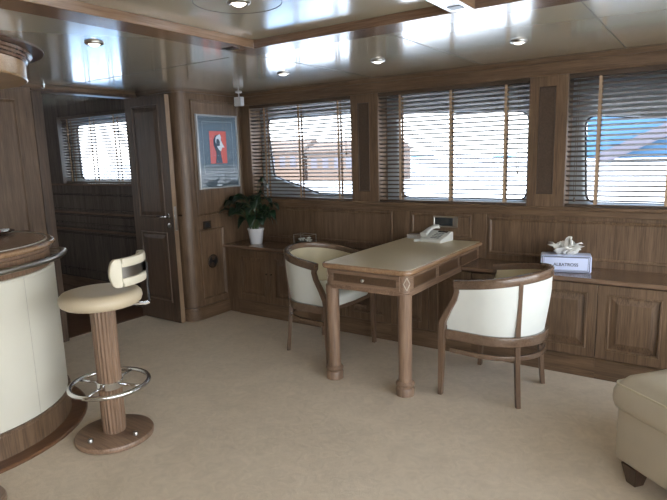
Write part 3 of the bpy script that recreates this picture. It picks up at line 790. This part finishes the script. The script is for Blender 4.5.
m = MB(); m.prism([(0.07*math.cos(a), 0.022*math.sin(a)) for a in [i*2*PI/24 for i in range(24)]], TH-0.001, TH+0.0006); m.build('opening', greyp, tb)
# crumpled tissue
m = MB(); rnd_ = random.Random(3)
def flap(ang, ln, lean, wdt):
    loops = []
    d = Vector((math.cos(ang), math.sin(ang), 0)); s2 = Vector((-d.y, d.x, 0))
    for i in range(8):
        t_ = i/7
        c = d*(ln*lean*t_**1.3) + Vector((0, 0, TH + ln*(t_*0.9 - 0.35*lean*t_**2.2)))
        row = []
        for j in range(9):
            u = (j/8-0.5)*2; ww = wdt*(0.25+0.75*math.sin(PI*min(1, t_*0.75+0.12)))
            row.append(c + s2*(u*ww) + d*(0.014*math.sin(5*u+ang*3)*(0.3+t_)) + Vector((0, 0, -0.016*abs(u)**1.5*t_ + 0.006*rnd_.uniform(-1, 1))))
        loops.append(row)
    m.rings(loops, closed=False)
for a_, l_, le, w_ in ((0.1, 0.115, 0.75, 0.070), (PI-0.2, 0.120, 0.80, 0.045), (1.3, 0.110, 0.30, 0.085), (-1.1, 0.090, 0.50, 0.085), (2.1, 0.100, 0.45, 0.065), (0.7, 0.135, 0.20, 0.050), (-2.2, 0.090, 0.55, 0.070), (-0.5, 0.100, 0.65, 0.065), (-1.7, 0.070, 0.35, 0.075)):
    flap(a_, l_, le, w_)
o = m.build('tissue', tissm, tb, smooth=180); md = o.modifiers.new('thick', 'SOLIDIFY'); md.thickness = 0.0012; 

# ---------------------------------------------------------------- plant
pl = thing('potted_plant', 'dark green broad-leaved plant in a white pot on the cabinet in the corner', 'plant', (-3.50, 3.80, 0.651))
m = MB(); m.lathe([(0.052, 0), (0.056, 0.004), (0.072, 0.125), (0.077, 0.132), (0.077, 0.145), (0.071, 0.145), (0.068, 0.118)], 32); m.build('pot', ceram, pl, smooth=40)
MB().lathe([(0.005, 0.110), (0.0675, 0.112), (0.0675, 0.118), (0.005, 0.121)], 24).build('soil', soilm, pl)
mst = MB(); mlf = MB(); rp = random.Random(11)
specs = []
for i in range(30):
    az = i*2.399+rp.uniform(-.3, .3); reach = rp.uniform(0.03, 0.24); hgt = rp.uniform(0.22, 0.40) - reach*0.25
    specs.append((az, reach, hgt))
# the ones that shape the outline in the photo: (azimuth, reach, height)
specs += [(math.radians(200), 0.30, 0.30), (math.radians(215), 0.30, 0.24), (math.radians(190), 0.22, 0.36), (math.radians(20), 0.10, 0.46), (math.radians(40), 0.06, 0.50), (math.radians(0), 0.24, 0.30), (math.radians(-15), 0.28, 0.24), (math.radians(-60), 0.14, 0.20), (math.radians(-100), 0.13, 0.17), (math.radians(-30), 0.12, 0.17), (math.radians(-140), 0.16, 0.22)]
for az, reach, hgt in specs:
    d = Vector((math.cos(az), math.sin(az), 0))
    x_, y_ = d.x*reach, d.y*reach
    # keep clear of the walls
    lim = 0.15
    if d.x < 0: reach = min(reach, 0.24/max(0.2, -d.x))
    if d.y > 0: reach = min(reach, 0.12/max(0.2, d.y))
    base = Vector((d.x*0.02, d.y*0.02, 0.118)); top = Vector((d.x*reach*0.75, d.y*reach*0.75, 0.118+hgt-0.05))
    mid = (base+top)/2 + Vector((-d.x*reach*0.2, -d.y*reach*0.2, 0.03))
    path = [base*(1-t)**2 + mid*2*t*(1-t) + top*t*t for t in [j/6 for j in range(7)]]
    mst.tube(path, 0.0025, 5)
    L_ = rp.uniform(0.17, 0.24); wd = L_*rp.uniform(0.24, 0.31); s2 = Vector((-d.y, d.x, 0))
    droop = rp.uniform(0.5, 1.0); roll = rp.uniform(-0.4, 0.4); rows = []
    if d.x < -0.7: L_ = min(L_, 0.20)
    for j in range(9):
        t = j/8; w = wd*math.sin(PI*min(1.0, t*0.97+0.03))**0.75*(1-0.35*t)
        if j == 8: w = 0.0015
        kx = 0.8 if d.y <= 0.2 else 0.45
        c = top + d*(L_*kx*(t-0.25*t*t)) + Vector((0, 0, L_*(0.45*t-droop*t*t)))
        row = []
        for q_ in (-1, -0.5, 0, 0.5, 1):
            row.append(c + s2*(q_*w) + Vector((0, 0, abs(q_)*w*0.30 + q_*roll*w)))
        rows.append(row)
    mlf.rings(rows, closed=False)
mst.build('stems', stemm, pl); o = mlf.build('leaves', leafm, pl, smooth=180); md = o.modifiers.new('thick', 'SOLIDIFY'); md.thickness = 0.001

# wire flower holder
wf = thing('wire_flower_box', 'small wire-framed box of white flowers between the plant and the left chair', 'flower box', (-2.95, 3.83, 0.651))
m = MB(); w, dd, h = 0.085, 0.05, 0.115
for x in (-w, w):
    for y in (-dd, dd): m.tube([(x, y, 0), (x, y, h)], 0.0025, 5)
for z in (0.003, h):
    m.tube([(-w, -dd, z), (w, -dd, z)], 0.0025, 5).tube([(-w, dd, z), (w, dd, z)], 0.0025, 5).tube([(-w, -dd, z), (-w, dd, z)], 0.0025, 5).tube([(w, -dd, z), (w, dd, z)], 0.0025, 5)
m.tube([(0, -dd, h), (0, 0, h+0.012), (0, dd, h)], 0.0025, 5)
m.build('wire_frame', steel, wf)
for x, y, z in ((-0.05, 0.0, 0.072), (-0.01, -0.015, 0.080), (0.04, 0.005, 0.085), (0.01, 0.02, 0.066), (0.065, -0.01, 0.070)):
    m = MB(); m.ico((x, y, z-0.012), 0.010, 1)
    for i in range(6):
        a = i*PI/3; m.ico((x+0.012*math.cos(a), y+0.012*math.sin(a), z), 0.010, 1, (1, 1, 0.6))
    m.build('flower', flower, wf, smooth=180)
m = MB(); m.box(-0.075, -0.042, 0.002, 0.075, 0.042, 0.050, 0.004); m.build('moss_base', leafm, wf)

# ---------------------------------------------------------------- framed print
fp = thing('framed_print', 'silver framed print of a white-headed bird on red hanging on the wood wall', 'picture', (XP+0.012, 3.64, 1.175))
m = MB(); W2, H2 = 0.25, 0.66
m.panel((0, -W2, 0), (0, 1, 0), UZ, 2*W2, H2, [(0, 0.0), (0.002, 0.018), (0.014, 0.020), (0.018, 0.010)], thick=0.004); m.build('frame', silver, fp)
MB().box(0.006, -W2+0.016, 0.016, 0.011, W2-0.016, H2-0.016).build('mat_board', softg, fp)
m = MB()
y0, y1, z0, z1 = -0.185, 0.185, 0.135, 0.60; t_ = 0.006
for a in ((y0, z0, y1, z0+t_), (y0, z1-t_, y1, z1), (y0, z0, y0+t_, z1), (y1-t_, z0, y1, z1)): m.box(0.011, a[0], a[1], 0.0125, a[2], a[3])
m.build('inner_border', softg2, fp)
MB().box(0.011, -0.105, 0.225, 0.0125, 0.10, 0.515).build('red_print', redm, fp)
def flat(poly, x, mat, nm):
    m = MB(); m.rings([[Vector((x, y, z)) for y, z in poly], [Vector((x+0.001, y, z)) for y, z in poly]]); m.build(nm, mat, fp)
flat([(-0.045, 0.228), (-0.030, 0.30), (-0.035, 0.34), (-0.060, 0.39), (-0.060, 0.44), (-0.035, 0.475), (0.005, 0.485), (0.03, 0.46), (0.04, 0.42), (0.02, 0.36), (0.025, 0.30), (0.040, 0.228)], 0.0128, inkm, 'bird_neck')
flat([(-0.01, 0.475), (0.02, 0.490), (0.035, 0.465), (0.030, 0.435), (0.050, 0.40), (0.072, 0.368), (0.045, 0.37), (0.025, 0.335), (0.0, 0.35), (-0.02, 0.38), (0.015, 0.385), (0.018, 0.42), (0.0, 0.45), (-0.025, 0.44), (-0.03, 0.40), (-0.038, 0.43), (-0.03, 0.462)], 0.0142, paperw, 'bird_head')
gm = bpy.data.materials.new('picture_glass'); gm.use_nodes = True; n = gm.node_tree.nodes; l = gm.node_tree.links; n.clear()
o_ = n.new('ShaderNodeOutputMaterial'); mxs = n.new('ShaderNodeMixShader'); tr = n.new('ShaderNodeBsdfTransparent'); gl = n.new('ShaderNodeBsdfGlossy')
gl.inputs['Roughness'].default_value = 0.02
l.new(facing_fac(n, l), mxs.inputs[0]); l.new(tr.outputs[0], mxs.inputs[1]); l.new(gl.outputs[0], mxs.inputs[2]); l.new(mxs.outputs[0], o_.inputs[0])
m = MB(); m.box(0.016, -W2+0.016, 0.016, 0.018, W2-0.016, H2-0.016); m.build('glass', gm, fp)

# socket, vent and ceiling-hung sensor box
sk = thing('wall_socket', 'small dark socket plate on the wood wall below the framed print', 'socket', (XP+0.001, 3.455, 0.822))
MB().box(0, -0.045, 0, 0.012, 0.045, 0.068, 0.003).build('plate', bronze, sk)
MB().box(0.012, -0.025, 0.014, 0.016, 0.025, 0.054, 0.002).build('outlet', blackm, sk)
vt = thing('round_vent', 'round dark air vent low on the wood wall beside the door', 'vent', (XP+0.001, 3.50, 0.512))
def facing_x(mm, f=1):
    for v in mm.bm.verts: v.co = Vector((v.co.z*f, v.co.x, v.co.y))
    return mm
facing_x(MB().lathe([(0.064, 0), (0.064, 0.006), (0.056, 0.010), (0.050, 0.006), (0.050, 0.0)], 32)).build('vent_ring', bronze, vt, smooth=30)
m = MB()
for r in (0.045, 0.034, 0.023): m.lathe([(r, 0.0), (r, 0.007), (r-0.005, 0.007), (r-0.005, 0.0)], 28)
m.lathe([(0.012, 0), (0.012, 0.008), (0.002, 0.009)], 16)
facing_x(m).build('grille', blackm, vt)
sb = thing('sensor_box', 'small white box hanging on a short stem from the ceiling corner', 'sensor', (-3.66, 3.84, ZC))
MB().lathe([(0.032, 0.0), (0.030, -0.008), (0.010, -0.012), (0.006, -0.012), (0.006, -0.05), (0.006, -0.052)], 20).build('stem', greyp, sb, smooth=40)
MB().box(-0.042, -0.025, -0.125, 0.042, 0.025, -0.045, 0.006).build('housing', greyp, sb)

# ---------------------------------------------------------------- ceiling downlights
first = None
dl = [((-2.627, 1.737), 'ceiling spotlight left of the long beam, above the bar stool'), ((-1.56, 1.665), 'ceiling spotlight inside the round joint at the top of the photo'),
      ((-2.625, 3.223), 'ceiling spotlight nearest the leftmost window blind'), ((-1.85, 3.243), 'ceiling spotlight above the desk, middle of the row by the windows'), ((-0.951, 3.238), 'ceiling spotlight above the right chair, rightmost of the row')]
for (x, y), lab in dl:
    if first is None:
        first = thing('ceiling_spotlight', lab, 'ceiling light', (x, y, ZC), 0, 'ceiling spotlights')
        MB().lathe([(0.047, -0.0005), (0.046, -0.006), (0.036, -0.012), (0.030, -0.008), (0.030, -0.0005)], 28).build('trim_ring', steel, first, smooth=30)
        MB().lathe([(0.029, -0.0005), (0.027, -0.010), (0.015, -0.017), (0.002, -0.019)], 20).build('bulb', lampm, first, smooth=40)
    else: dup(first, (x, y, ZC), 0, lab)

# ---------------------------------------------------------------- bar
BC = (-3.42, 1.12)
def stad(r, z, n=40, back=-0.6):
    """half-round end with straight sides running aft"""
    x, y = BC
    a0 = math.radians(-50); sp = PI-a0
    pts = [Vector((x + r*math.cos(a0+sp*i/n), y + r*math.sin(a0+sp*i/n), z)) for i in range(n+1)]
    pts += [Vector((x-r, back, z)), Vector((x+r*math.cos(a0), back, z))]
    return pts
bar = thing('bar_counter', 'round-ended bar counter with cream leather front and wooden top at left', 'bar', (BC[0], BC[1], 0))
def B(nm, prof, mat, sm=30):
    m = MB(); m.rings([[p-Vector((BC[0], BC[1], 0)) for p in stad(r, z)] for r, z in prof]); return m.build(nm, mat, bar, smooth=sm)
B('floor_step', [(0.72, 0.0), (0.72, 0.010), (0.712, 0.016), (0.60, 0.016)], stepw)
B('plinth', [(0.635, 0.014), (0.635, 0.128), (0.630, 0.136), (0.640, 0.140), (0.640, 0.150), (0.60, 0.152)], wz)
B('leather_front', [(0.625, 0.150), (0.627, 0.16), (0.627, 0.878), (0.620, 0.890), (0.60, 0.892)], cream)
B('wood_band', [(0.607, 0.885), (0.610, 0.90), (0.610, 0.975), (0.622, 0.985), (0.622, 0.998), (0.600, 1.0)], fz)
top = B('bar_top', [(0.625, 0.998), (0.640, 1.004), (0.645, 1.014), (0.640, 1.024), (0.628, 1.030), (0.60, 1.030)], wood('bar_top_wood', (0.26, 0.15, 0.08), (0.46, 0.29, 0.17), 'x', 0.2, 0.6))
B('bar_top_inlay', [(0.600, 1.0295), (0.598, 1.0325), (0.585, 1.0335)], wood('bar_inlay', (0.20, 0.12, 0.075), (0.33, 0.21, 0.135), 'x', 0.25, 0.5))
m = MB(); m.sweep([p-Vector((BC[0], BC[1], 0)) for p in stad(0.600, 1.0325)[:41]], [(-0.004, -0.001), (0.004, -0.001), (0.004, 0.002), (-0.004, 0.002)]); m.build('inlay_edge', plain('inlay_edge_ivory', (0.6, 0.58, 0.52), 0.4), bar)
rail_r = 0.685; m = MB()
path = [Vector((rail_r*math.cos(a), rail_r*math.sin(a), 0.950)) for a in [math.radians(60)*(1-i/24) + math.radians(-50)*(i/24) for i in range(25)]]
a0 = math.radians(60)
path = [Vector((0.60*math.cos(a0+0.06), 0.60*math.sin(a0+0.06), 0.950)), Vector((0.655*math.cos(a0+0.055), 0.655*math.sin(a0+0.055), 0.950)), Vector((0.678*math.cos(a0+0.035), 0.678*math.sin(a0+0.035), 0.950))] + path + [Vector((rail_r*math.cos(math.radians(50)), -1.0, 0.950))]
m.tube(path, 0.0165, 12); m.build('hand_rail', steel, bar, smooth=180)
for a in (45, 5):
    m = MB(); a_ = math.radians(a); m.tube([(0.600*math.cos(a_), 0.600*math.sin(a_), 0.935), (rail_r*math.cos(a_), rail_r*math.sin(a_), 0.948)], 0.008, 8); m.build('rail_bracket', steel, bar, smooth=180)
# upholstery seam lines are piping
m = MB(); a_ = math.radians(22); m.tube([(0.628*math.cos(a_), 0.628*math.sin(a_), 0.155), (0.628*math.cos(a_), 0.628*math.sin(a_), 0.885)], 0.0012, 5); m.build('leather_seam', plain('seam_thread', (0.52, 0.49, 0.42), 0.6), bar)

# soffit drum over the bar
dm = thing('bar_canopy', 'curved honey-coloured wooden canopy hanging from the ceiling above the bar', 'canopy', (BC[0], BC[1], ZC))
def D(nm, prof, mat):
    m = MB(); m.rings([[p-Vector((BC[0], BC[1], 0)) for p in stad(r, z)] for r, z in prof]); return m.build(nm, mat, dm, smooth=25)
D('drum', [(0.55, -0.145), (0.598, -0.150), (0.604, -0.144), (0.600, -0.136), (0.600, -0.06), (0.60, -0.002)], honey)
D('cornice', [(0.602, -0.062), (0.610, -0.058), (0.612, -0.046), (0.624, -0.042), (0.626, -0.030), (0.636, -0.026), (0.638, -0.012), (0.63, -0.004)], beamw_x)
D('ceiling_ring', [(0.695, -0.0005), (0.692, -0.006), (0.60, -0.006)], wood('ring_wood', (0.06, 0.028, 0.015), (0.11, 0.055, 0.03), 'x', 0.3, 0.3))
D('underside', [(0.548, -0.142), (0.54, -0.138)], burl)

# dish of sweets on the bar
ds = thing('sweet_dish', 'dark oval dish of wrapped sweets on the bar top', 'dish', (-3.55, 1.55, 1.034), math.radians(20))
ds.scale = (0.78, 0.78, 0.9)
m = MB(); m.lathe([(0.05, 0.0), (0.055, 0.003), (0.10, 0.010), (0.145, 0.020), (0.150, 0.024), (0.146, 0.026), (0.10, 0.015), (0.01, 0.008)], 36); m.build('dish', plated, ds, smooth=50)
rq = random.Random(5)
for i in range(14):
    a = rq.uniform(0, 2*PI); r = 0.10*math.sqrt(rq.random()); z = 0.022+0.006*(i % 2)
    m = MB(); mm = Matrix.Translation((r*math.cos(a), r*math.sin(a), z)) @ Matrix.Rotation(rq.uniform(0, PI), 4, 'Z')
    m.box(-0.026, -0.009, -0.006, 0.026, 0.009, 0.006, 0.004, M=mm)
    m.build('wrapped_sweet', [paperw, redw, paperw, greyp][i % 4], ds)
MB().box(-0.02, -0.03, 0.024, 0.135, 0.015, 0.034, 0.003).build('paper_stick', paperw, ds)

# ---------------------------------------------------------------- bar stools
st = thing('bar_stool', 'bar stool with round cream seat, chrome foot ring and fluted wooden column', 'bar stool', (0, 0, 0), 0, 'bar stools at the bar')
m = MB(); m.lathe([(0.190, 0.0), (0.198, 0.006), (0.200, 0.022), (0.195, 0.030), (0.180, 0.034), (0.05, 0.036)], 56); m.build('base', fx, st, smooth=40)
for a in (-87, 11):
    a_ = math.radians(a); MB().lathe([(0.013, 0.033), (0.013, 0.048), (0.010, 0.052), (0.002, 0.052)], 14, (0.145*math.cos(a_), 0.145*math.sin(a_), 0)).build('floor_bolt', steel, st, smooth=40)
MB().lathe([(0.056, 0.034), (0.060, 0.05), (0.0625, 0.715), (0.0625, 0.724)], 120, flute=20, fd=0.006).build('column', fz, st, smooth=60)
MB().lathe([(0.064, 0.280), (0.066, 0.282), (0.066, 0.318), (0.064, 0.320)], 40).build('ring_collar', chrome, st, smooth=40)
m = MB(); m.tube([(0.195*math.cos(2*PI*i/56), 0.195*math.sin(2*PI*i/56), 0.30) for i in range(56)], 0.0125, 12, closed=True)
fr_ = m.build('foot_ring', chrome, st, smooth=180)
for i in range(4):
    a_ = math.radians(20+90*i); m = MB(); m.tube([(0.06*math.cos(a_), 0.06*math.sin(a_), 0.30), (0.19*math.cos(a_), 0.19*math.sin(a_), 0.30)], 0.007, 8); m.build('ring_spoke', chrome, st, smooth=180)
MB().lathe([(0.062, 0.722), (0.10, 0.724), (0.10, 0.732), (0.06, 0.733)], 32).build('seat_plate', chrome, st, smooth=40)
m = MB(); m.lathe([(0.145, 0.728), (0.178, 0.730), (0.195, 0.742), (0.202, 0.762), (0.199, 0.782), (0.186, 0.797), (0.16, 0.804), (0.12, 0.801), (0.06, 0.797), (0.004, 0.796)], 56); m.build('seat', creamseat, st, smooth=60)
# curved pad with a slot; angles measured about the seat centre
def padpoint(a, r, z): return Vector((r*math.cos(a), r*math.sin(a), z))
PA0, PA1 = math.radians(-20), math.radians(80)
m = MB(); n = 34; RI, RO = 0.198, 0.232
zb, ztp, sb0, st0 = 0.848, 0.985, 0.888, 0.944
# outer outline superellipse-rounded at the ends; slot in the middle third
def zlim(a):
    s_ = (a-PA0)/(PA1-PA0); e_ = min(s_, 1-s_)*(PA1-PA0)*0.215/0.035; c = 1-(1-min(1, e_))**2.2
    mid_ = (zb+ztp)/2; hh = (ztp-zb)/2*max(0.25, c**0.5); return mid_-hh, mid_+hh
def strip(fa, fb, a0, a1, n, mm):
    loops = []
    for i in range(n+1):
        a = a0+(a1-a0)*i/n; lo, hi = fa(a), fb(a); q = min(0.012, (hi-lo)*0.3)
        sec = [(RI+0.004, lo), (RI, lo+q), (RI, hi-q), (RI+0.004, hi), (RO-0.004, hi), (RO, hi-q), (RO, lo+q), (RO-0.004, lo)]
        loops.append([padpoint(a, r, z) for r, z in sec])
    mm.rings(loops)
SA0, SA1 = math.radians(-5), math.radians(46)
strip(lambda a: zlim(a)[0], lambda a: zlim(a)[1], PA0, SA0, 12, m)
strip(lambda a: zlim(a)[0], lambda a: zlim(a)[1], SA1, PA1, 10, m)
strip(lambda a: zlim(a)[0], lambda a: sb0, SA0, SA1, 14, m)
strip(lambda a: st0, lambda a: zlim(a)[1], SA0, SA1, 14, m)
m.build('backrest_pad', padm, st, smooth=50)
m = MB()
loops = [[padpoint(a, r, z) for r, z in ((0.210, sb0-0.012), (0.210, st0+0.012), (0.216, st0+0.012), (0.216, sb0-0.012))] for a in [SA0-0.05+(SA1-SA0+0.1)*i/12 for i in range(13)]]
m.rings(loops); m.build('backrest_plate', steel, st, smooth=40)
am = math.radians(48); dd = Vector((math.cos(am), math.sin(am), 0)); tt = Vector((-dd.y, dd.x, 0)); m = MB(); loops = []
for r, z, w, th in ((0.08, 0.724, 0.022, 0.004), (0.215, 0.716, 0.022, 0.004), (0.236, 0.722, 0.020, 0.004)):
    loops.append([dd*r+tt*w+Vector((0, 0, z-th)), dd*r-tt*w+Vector((0, 0, z-th)), dd*r-tt*w+Vector((0, 0, z+th)), dd*r+tt*w+Vector((0, 0, z+th))])
m.rings(loops); m.build('bracket_arm', chrome, st, smooth=40)
m = MB(); loops = []
for r, z, w in ((0.234, 0.722, 0.012), (0.232, 0.78, 0.011), (0.234, 0.86, 0.011), (0.236, 0.93, 0.012)):
    loops.append([dd*(r-0.004)+tt*w+Vector((0, 0, z)), dd*(r-0.004)-tt*w+Vector((0, 0, z)), dd*(r+0.004)-tt*w+Vector((0, 0, z)), dd*(r+0.004)+tt*w+Vector((0, 0, z))])
m.rings(loops); m.build('backrest_bracket', blackm, st, smooth=40)
st.location = (-2.55, 1.585, 0)
dup(st, (-2.542, 0.808, 0), math.radians(-45), 'second bar stool by the bar, only its round wooden base showing at bottom left')

# ---------------------------------------------------------------- ottoman, bottom right
ot = thing('leather_ottoman', 'beige leather ottoman with piped cushion top on dark wooden feet, bottom right', 'ottoman', (-0.305, 2.555, 0), math.radians(-39))
OW, OD = 0.95, 0.80    # local x runs towards the camera's right, local y away
m = MB(); m.box(0.012, 0.012, 0.085, OW-0.012, OD-0.012, 0.36, 0.025, seg=3); m.build('base', sofam, ot, smooth=45)
m = MB()
def orl(g, z, r=0.04):
    out = []
    for cx_, cy_, a0 in ((OW-r, r, -90), (OW-r, OD-r, 0), (r, OD-r, 90), (r, r, 180)):
        for i in range(7):
            a = math.radians(a0+15*i); out.append(Vector((cx_+(r-g)*math.cos(a), cy_+(r-g)*math.sin(a), z)))
    return out
def ins(s_, z):
    return [Vector((OW/2+(p.x-OW/2)*s_, OD/2+(p.y-OD/2)*s_, z)) for p in orl(0.0, 0)]
m.rings([orl(0.012, 0.325), orl(-0.004, 0.337), orl(-0.014, 0.370), orl(-0.012, 0.410), orl(0.0, 0.437), orl(0.012, 0.444), ins(0.93, 0.472), ins(0.82, 0.498), ins(0.6, 0.522), ins(0.3, 0.532), ins(0.05, 0.534)])
m.build('cushion', sofam, ot, smooth=70)
m = MB(); m.tube(orl(0.003, 0.441), 0.0045, 6, closed=True); m.build('piping', pipem, ot, smooth=180)
for x, y in ((0.10, 0.055), (OW-0.06, 0.06), (OW-0.06, OD-0.06), (0.06, OD-0.06)):
    m = MB(); m.rings([[Vector((x+a*w, y+b2*w, z)) for a, b2 in ((-1, -1), (1, -1), (1, 1), (-1, 1))] for w, z in ((0.024, 0), (0.042, 0.09))]); m.build('foot', wood('dark_foot_wood', (0.04, 0.02, 0.012), (0.09, 0.05, 0.03), 'z') if 'dark_foot_wood' not in MATS else MATS['dark_foot_wood'], ot, bevel=0.003)

# ---------------------------------------------------------------- outside the windows
struct('floor_water', MB().box(-400, 4.9, -1.6, 300, 600, -1.5).box(-400, -300, -1.6, 300, 4.9, -1.5), waterm)
def boat(loc, rz, L_, label):
    b_ = thing('motor_boat', label, 'boat', loc, rz, 'small boats moored across the water')
    m = MB(); loops = []
    for i in range(9):
        t_ = i/8; x = (t_-0.5)*L_; w = L_*0.17*math.sin(PI*min(1, 0.35+0.65*(1-t_)))**0.6 if t_ < 1 else 0.05
        loops.append([Vector((x, -w*0.5, 0)), Vector((x, w*0.5, 0)), Vector((x, w, L_*0.13+0.2*t_)), Vector((x, -w, L_*0.13+0.2*t_))])
    m.rings(loops); m.build('hull', boatw, b_)
    MB().box(-L_*0.25, -L_*0.12, L_*0.13, L_*0.12, L_*0.12, L_*0.24, 0.1).build('cabin', boatw, b_)
    MB().box(-L_*0.42, -L_*0.14, L_*0.26, L_*0.05, L_*0.14, L_*0.29, 0.05).build('canopy', bluec, b_)
    for sx_ in (-0.4, 0.03):
        for sy_ in (-0.12, 0.12):
            m = MB(); m.tube([(L_*sx_, L_*sy_, L_*0.12), (L_*sx_, L_*sy_, L_*0.27)], 0.05, 6); m.build('canopy_post', steel, b_)
    return b_
boat((-42, 92, -1.5), 0.3, 8, 'blue-canopied boat across the water, left one in the middle window')
boat((-35, 95, -1.5), 0.1, 7, 'blue-canopied boat across the water, centre one in the middle window')
boat((-27, 90, -1.5), -0.2, 7, 'blue-canopied boat across the water, right one in the middle window')
# shore buildings and trees seen through the left window
def houseblock(x, y, w, h, mat, label):
    b_ = thing('shore_building', label, 'building', (x, y, -1.5), 0, 'buildings on the far shore')
    MB().box(-w/2, 0, 0, w/2, 5, h).build('walls', mat, b_)
    m = MB(); m.rings([[Vector((-w/2-.3, -.3, h)), Vector((w/2+.3, -.3, h)), Vector((w/2+.3, 5.3, h)), Vector((-w/2-.3, 5.3, h))], [Vector((-w/2, 2.3, h+1.2)), Vector((w/2, 2.3, h+1.2)), Vector((w/2, 2.7, h+1.2)), Vector((-w/2, 2.7, h+1.2))]]); m.build('roof', housem, b_)
    m = MB()
    for i in range(int(w/1.6)):
        x0 = -w/2+0.6+i*1.6; m.box(x0, -0.03, h*0.45, x0+0.8, 0.02, h*0.8)
    m.build('window_row', strutm, b_)
houseblock(-46, 52, 12, 3.6, housem, 'low brownish building across the water in the left part of the left window')
houseblock(-33.9, 52, 10.8, 3.3, housem, 'lower brown building across the water in the right part of the left window')
rt = random.Random(2)
for i in range(6):
    x = -58+i*3.6; y = 64+rt.uniform(-2, 2); h = rt.uniform(3.4, 4.6)
    t_ = thing('shore_tree', ['leftmost','second from left','third from left','third from right','second from right','rightmost'][i]+' of the dark trees on the far shore', 'tree', (x, y, -1.5), 0, 'trees on the far shore')
    m = MB(); m.tube([(0, 0, 0), (0.1, 0, h*0.5)], 0.18, 6); m.build('trunk', housem, t_)
    m = MB()
    for j in range(7): m.ico((rt.uniform(-1.1, 1.1), rt.uniform(-.8, .8), h*0.62+rt.uniform(-.7, .9)), rt.uniform(0.7, 1.2), 1)
    m.build('crown', treem, t_)
pn = thing('tint_pontoon', 'blue-grey pontoon added outside the hall window to tint the ceiling reflection blue', 'pontoon', (-16, 10, -1.5))  # made-up pontoon, added to turn the ceiling reflection blue
MB().box(-8, -4.5, -0.1, 7, 5, 0.35, 0.05).build('deck', plain('reflection_tint_blue', (0.10, 0.19, 0.30), 0.7, noise=0.15), pn)
for x in (-7, -2.5, 2, 6.5): MB().lathe([(0.14, -0.1), (0.14, 1.3), (0.08, 1.36), (0.02, 1.37)], 12, (x, 5.2, 0)).build('mooring_post', boatw, pn)
# neighbouring yacht flank with slanting struts, seen through the right window
ny = thing('neighbouring_yacht', 'blue flank of a neighbouring yacht with slanting pale struts outside the right window', 'yacht', (-1.0, 9.0, -1.5))
MB().box(-0.62, 0.0, 2.78, 6.0, 2.6, 4.2, 0.05).build('blue_topside', bluec, ny)
m = MB(); m.rings([[Vector((x, y, z)) for x, y, z in ((-0.7, -0.1, 0), (6, -0.1, 0), (6, 2.8, 0), (-0.7, 2.8, 0))], [Vector((x, y, z)) for x, y, z in ((-0.9, -0.3, 2.72), (6, -0.3, 2.72), (6, 3.0, 2.72), (-0.9, 3.0, 2.72))]]); m.build('white_hull', boatw, ny)
for x0 in (-0.45, 0.75):
    m = MB(); a, b2 = Vector((x0, -0.12, 2.75)), Vector((x0+1.25, -0.12, 3.35)); s2 = Vector((-0.035, 0, 0.075))
    m.rings([[a-s2, a+s2, a+s2+Vector((0, 0.08, 0)), a-s2+Vector((0, 0.08, 0))], [b2-s2, b2+s2, b2+s2+Vector((0, 0.08, 0)), b2-s2+Vector((0, 0.08, 0))]]); m.build('slanting_strut', strutm, ny)
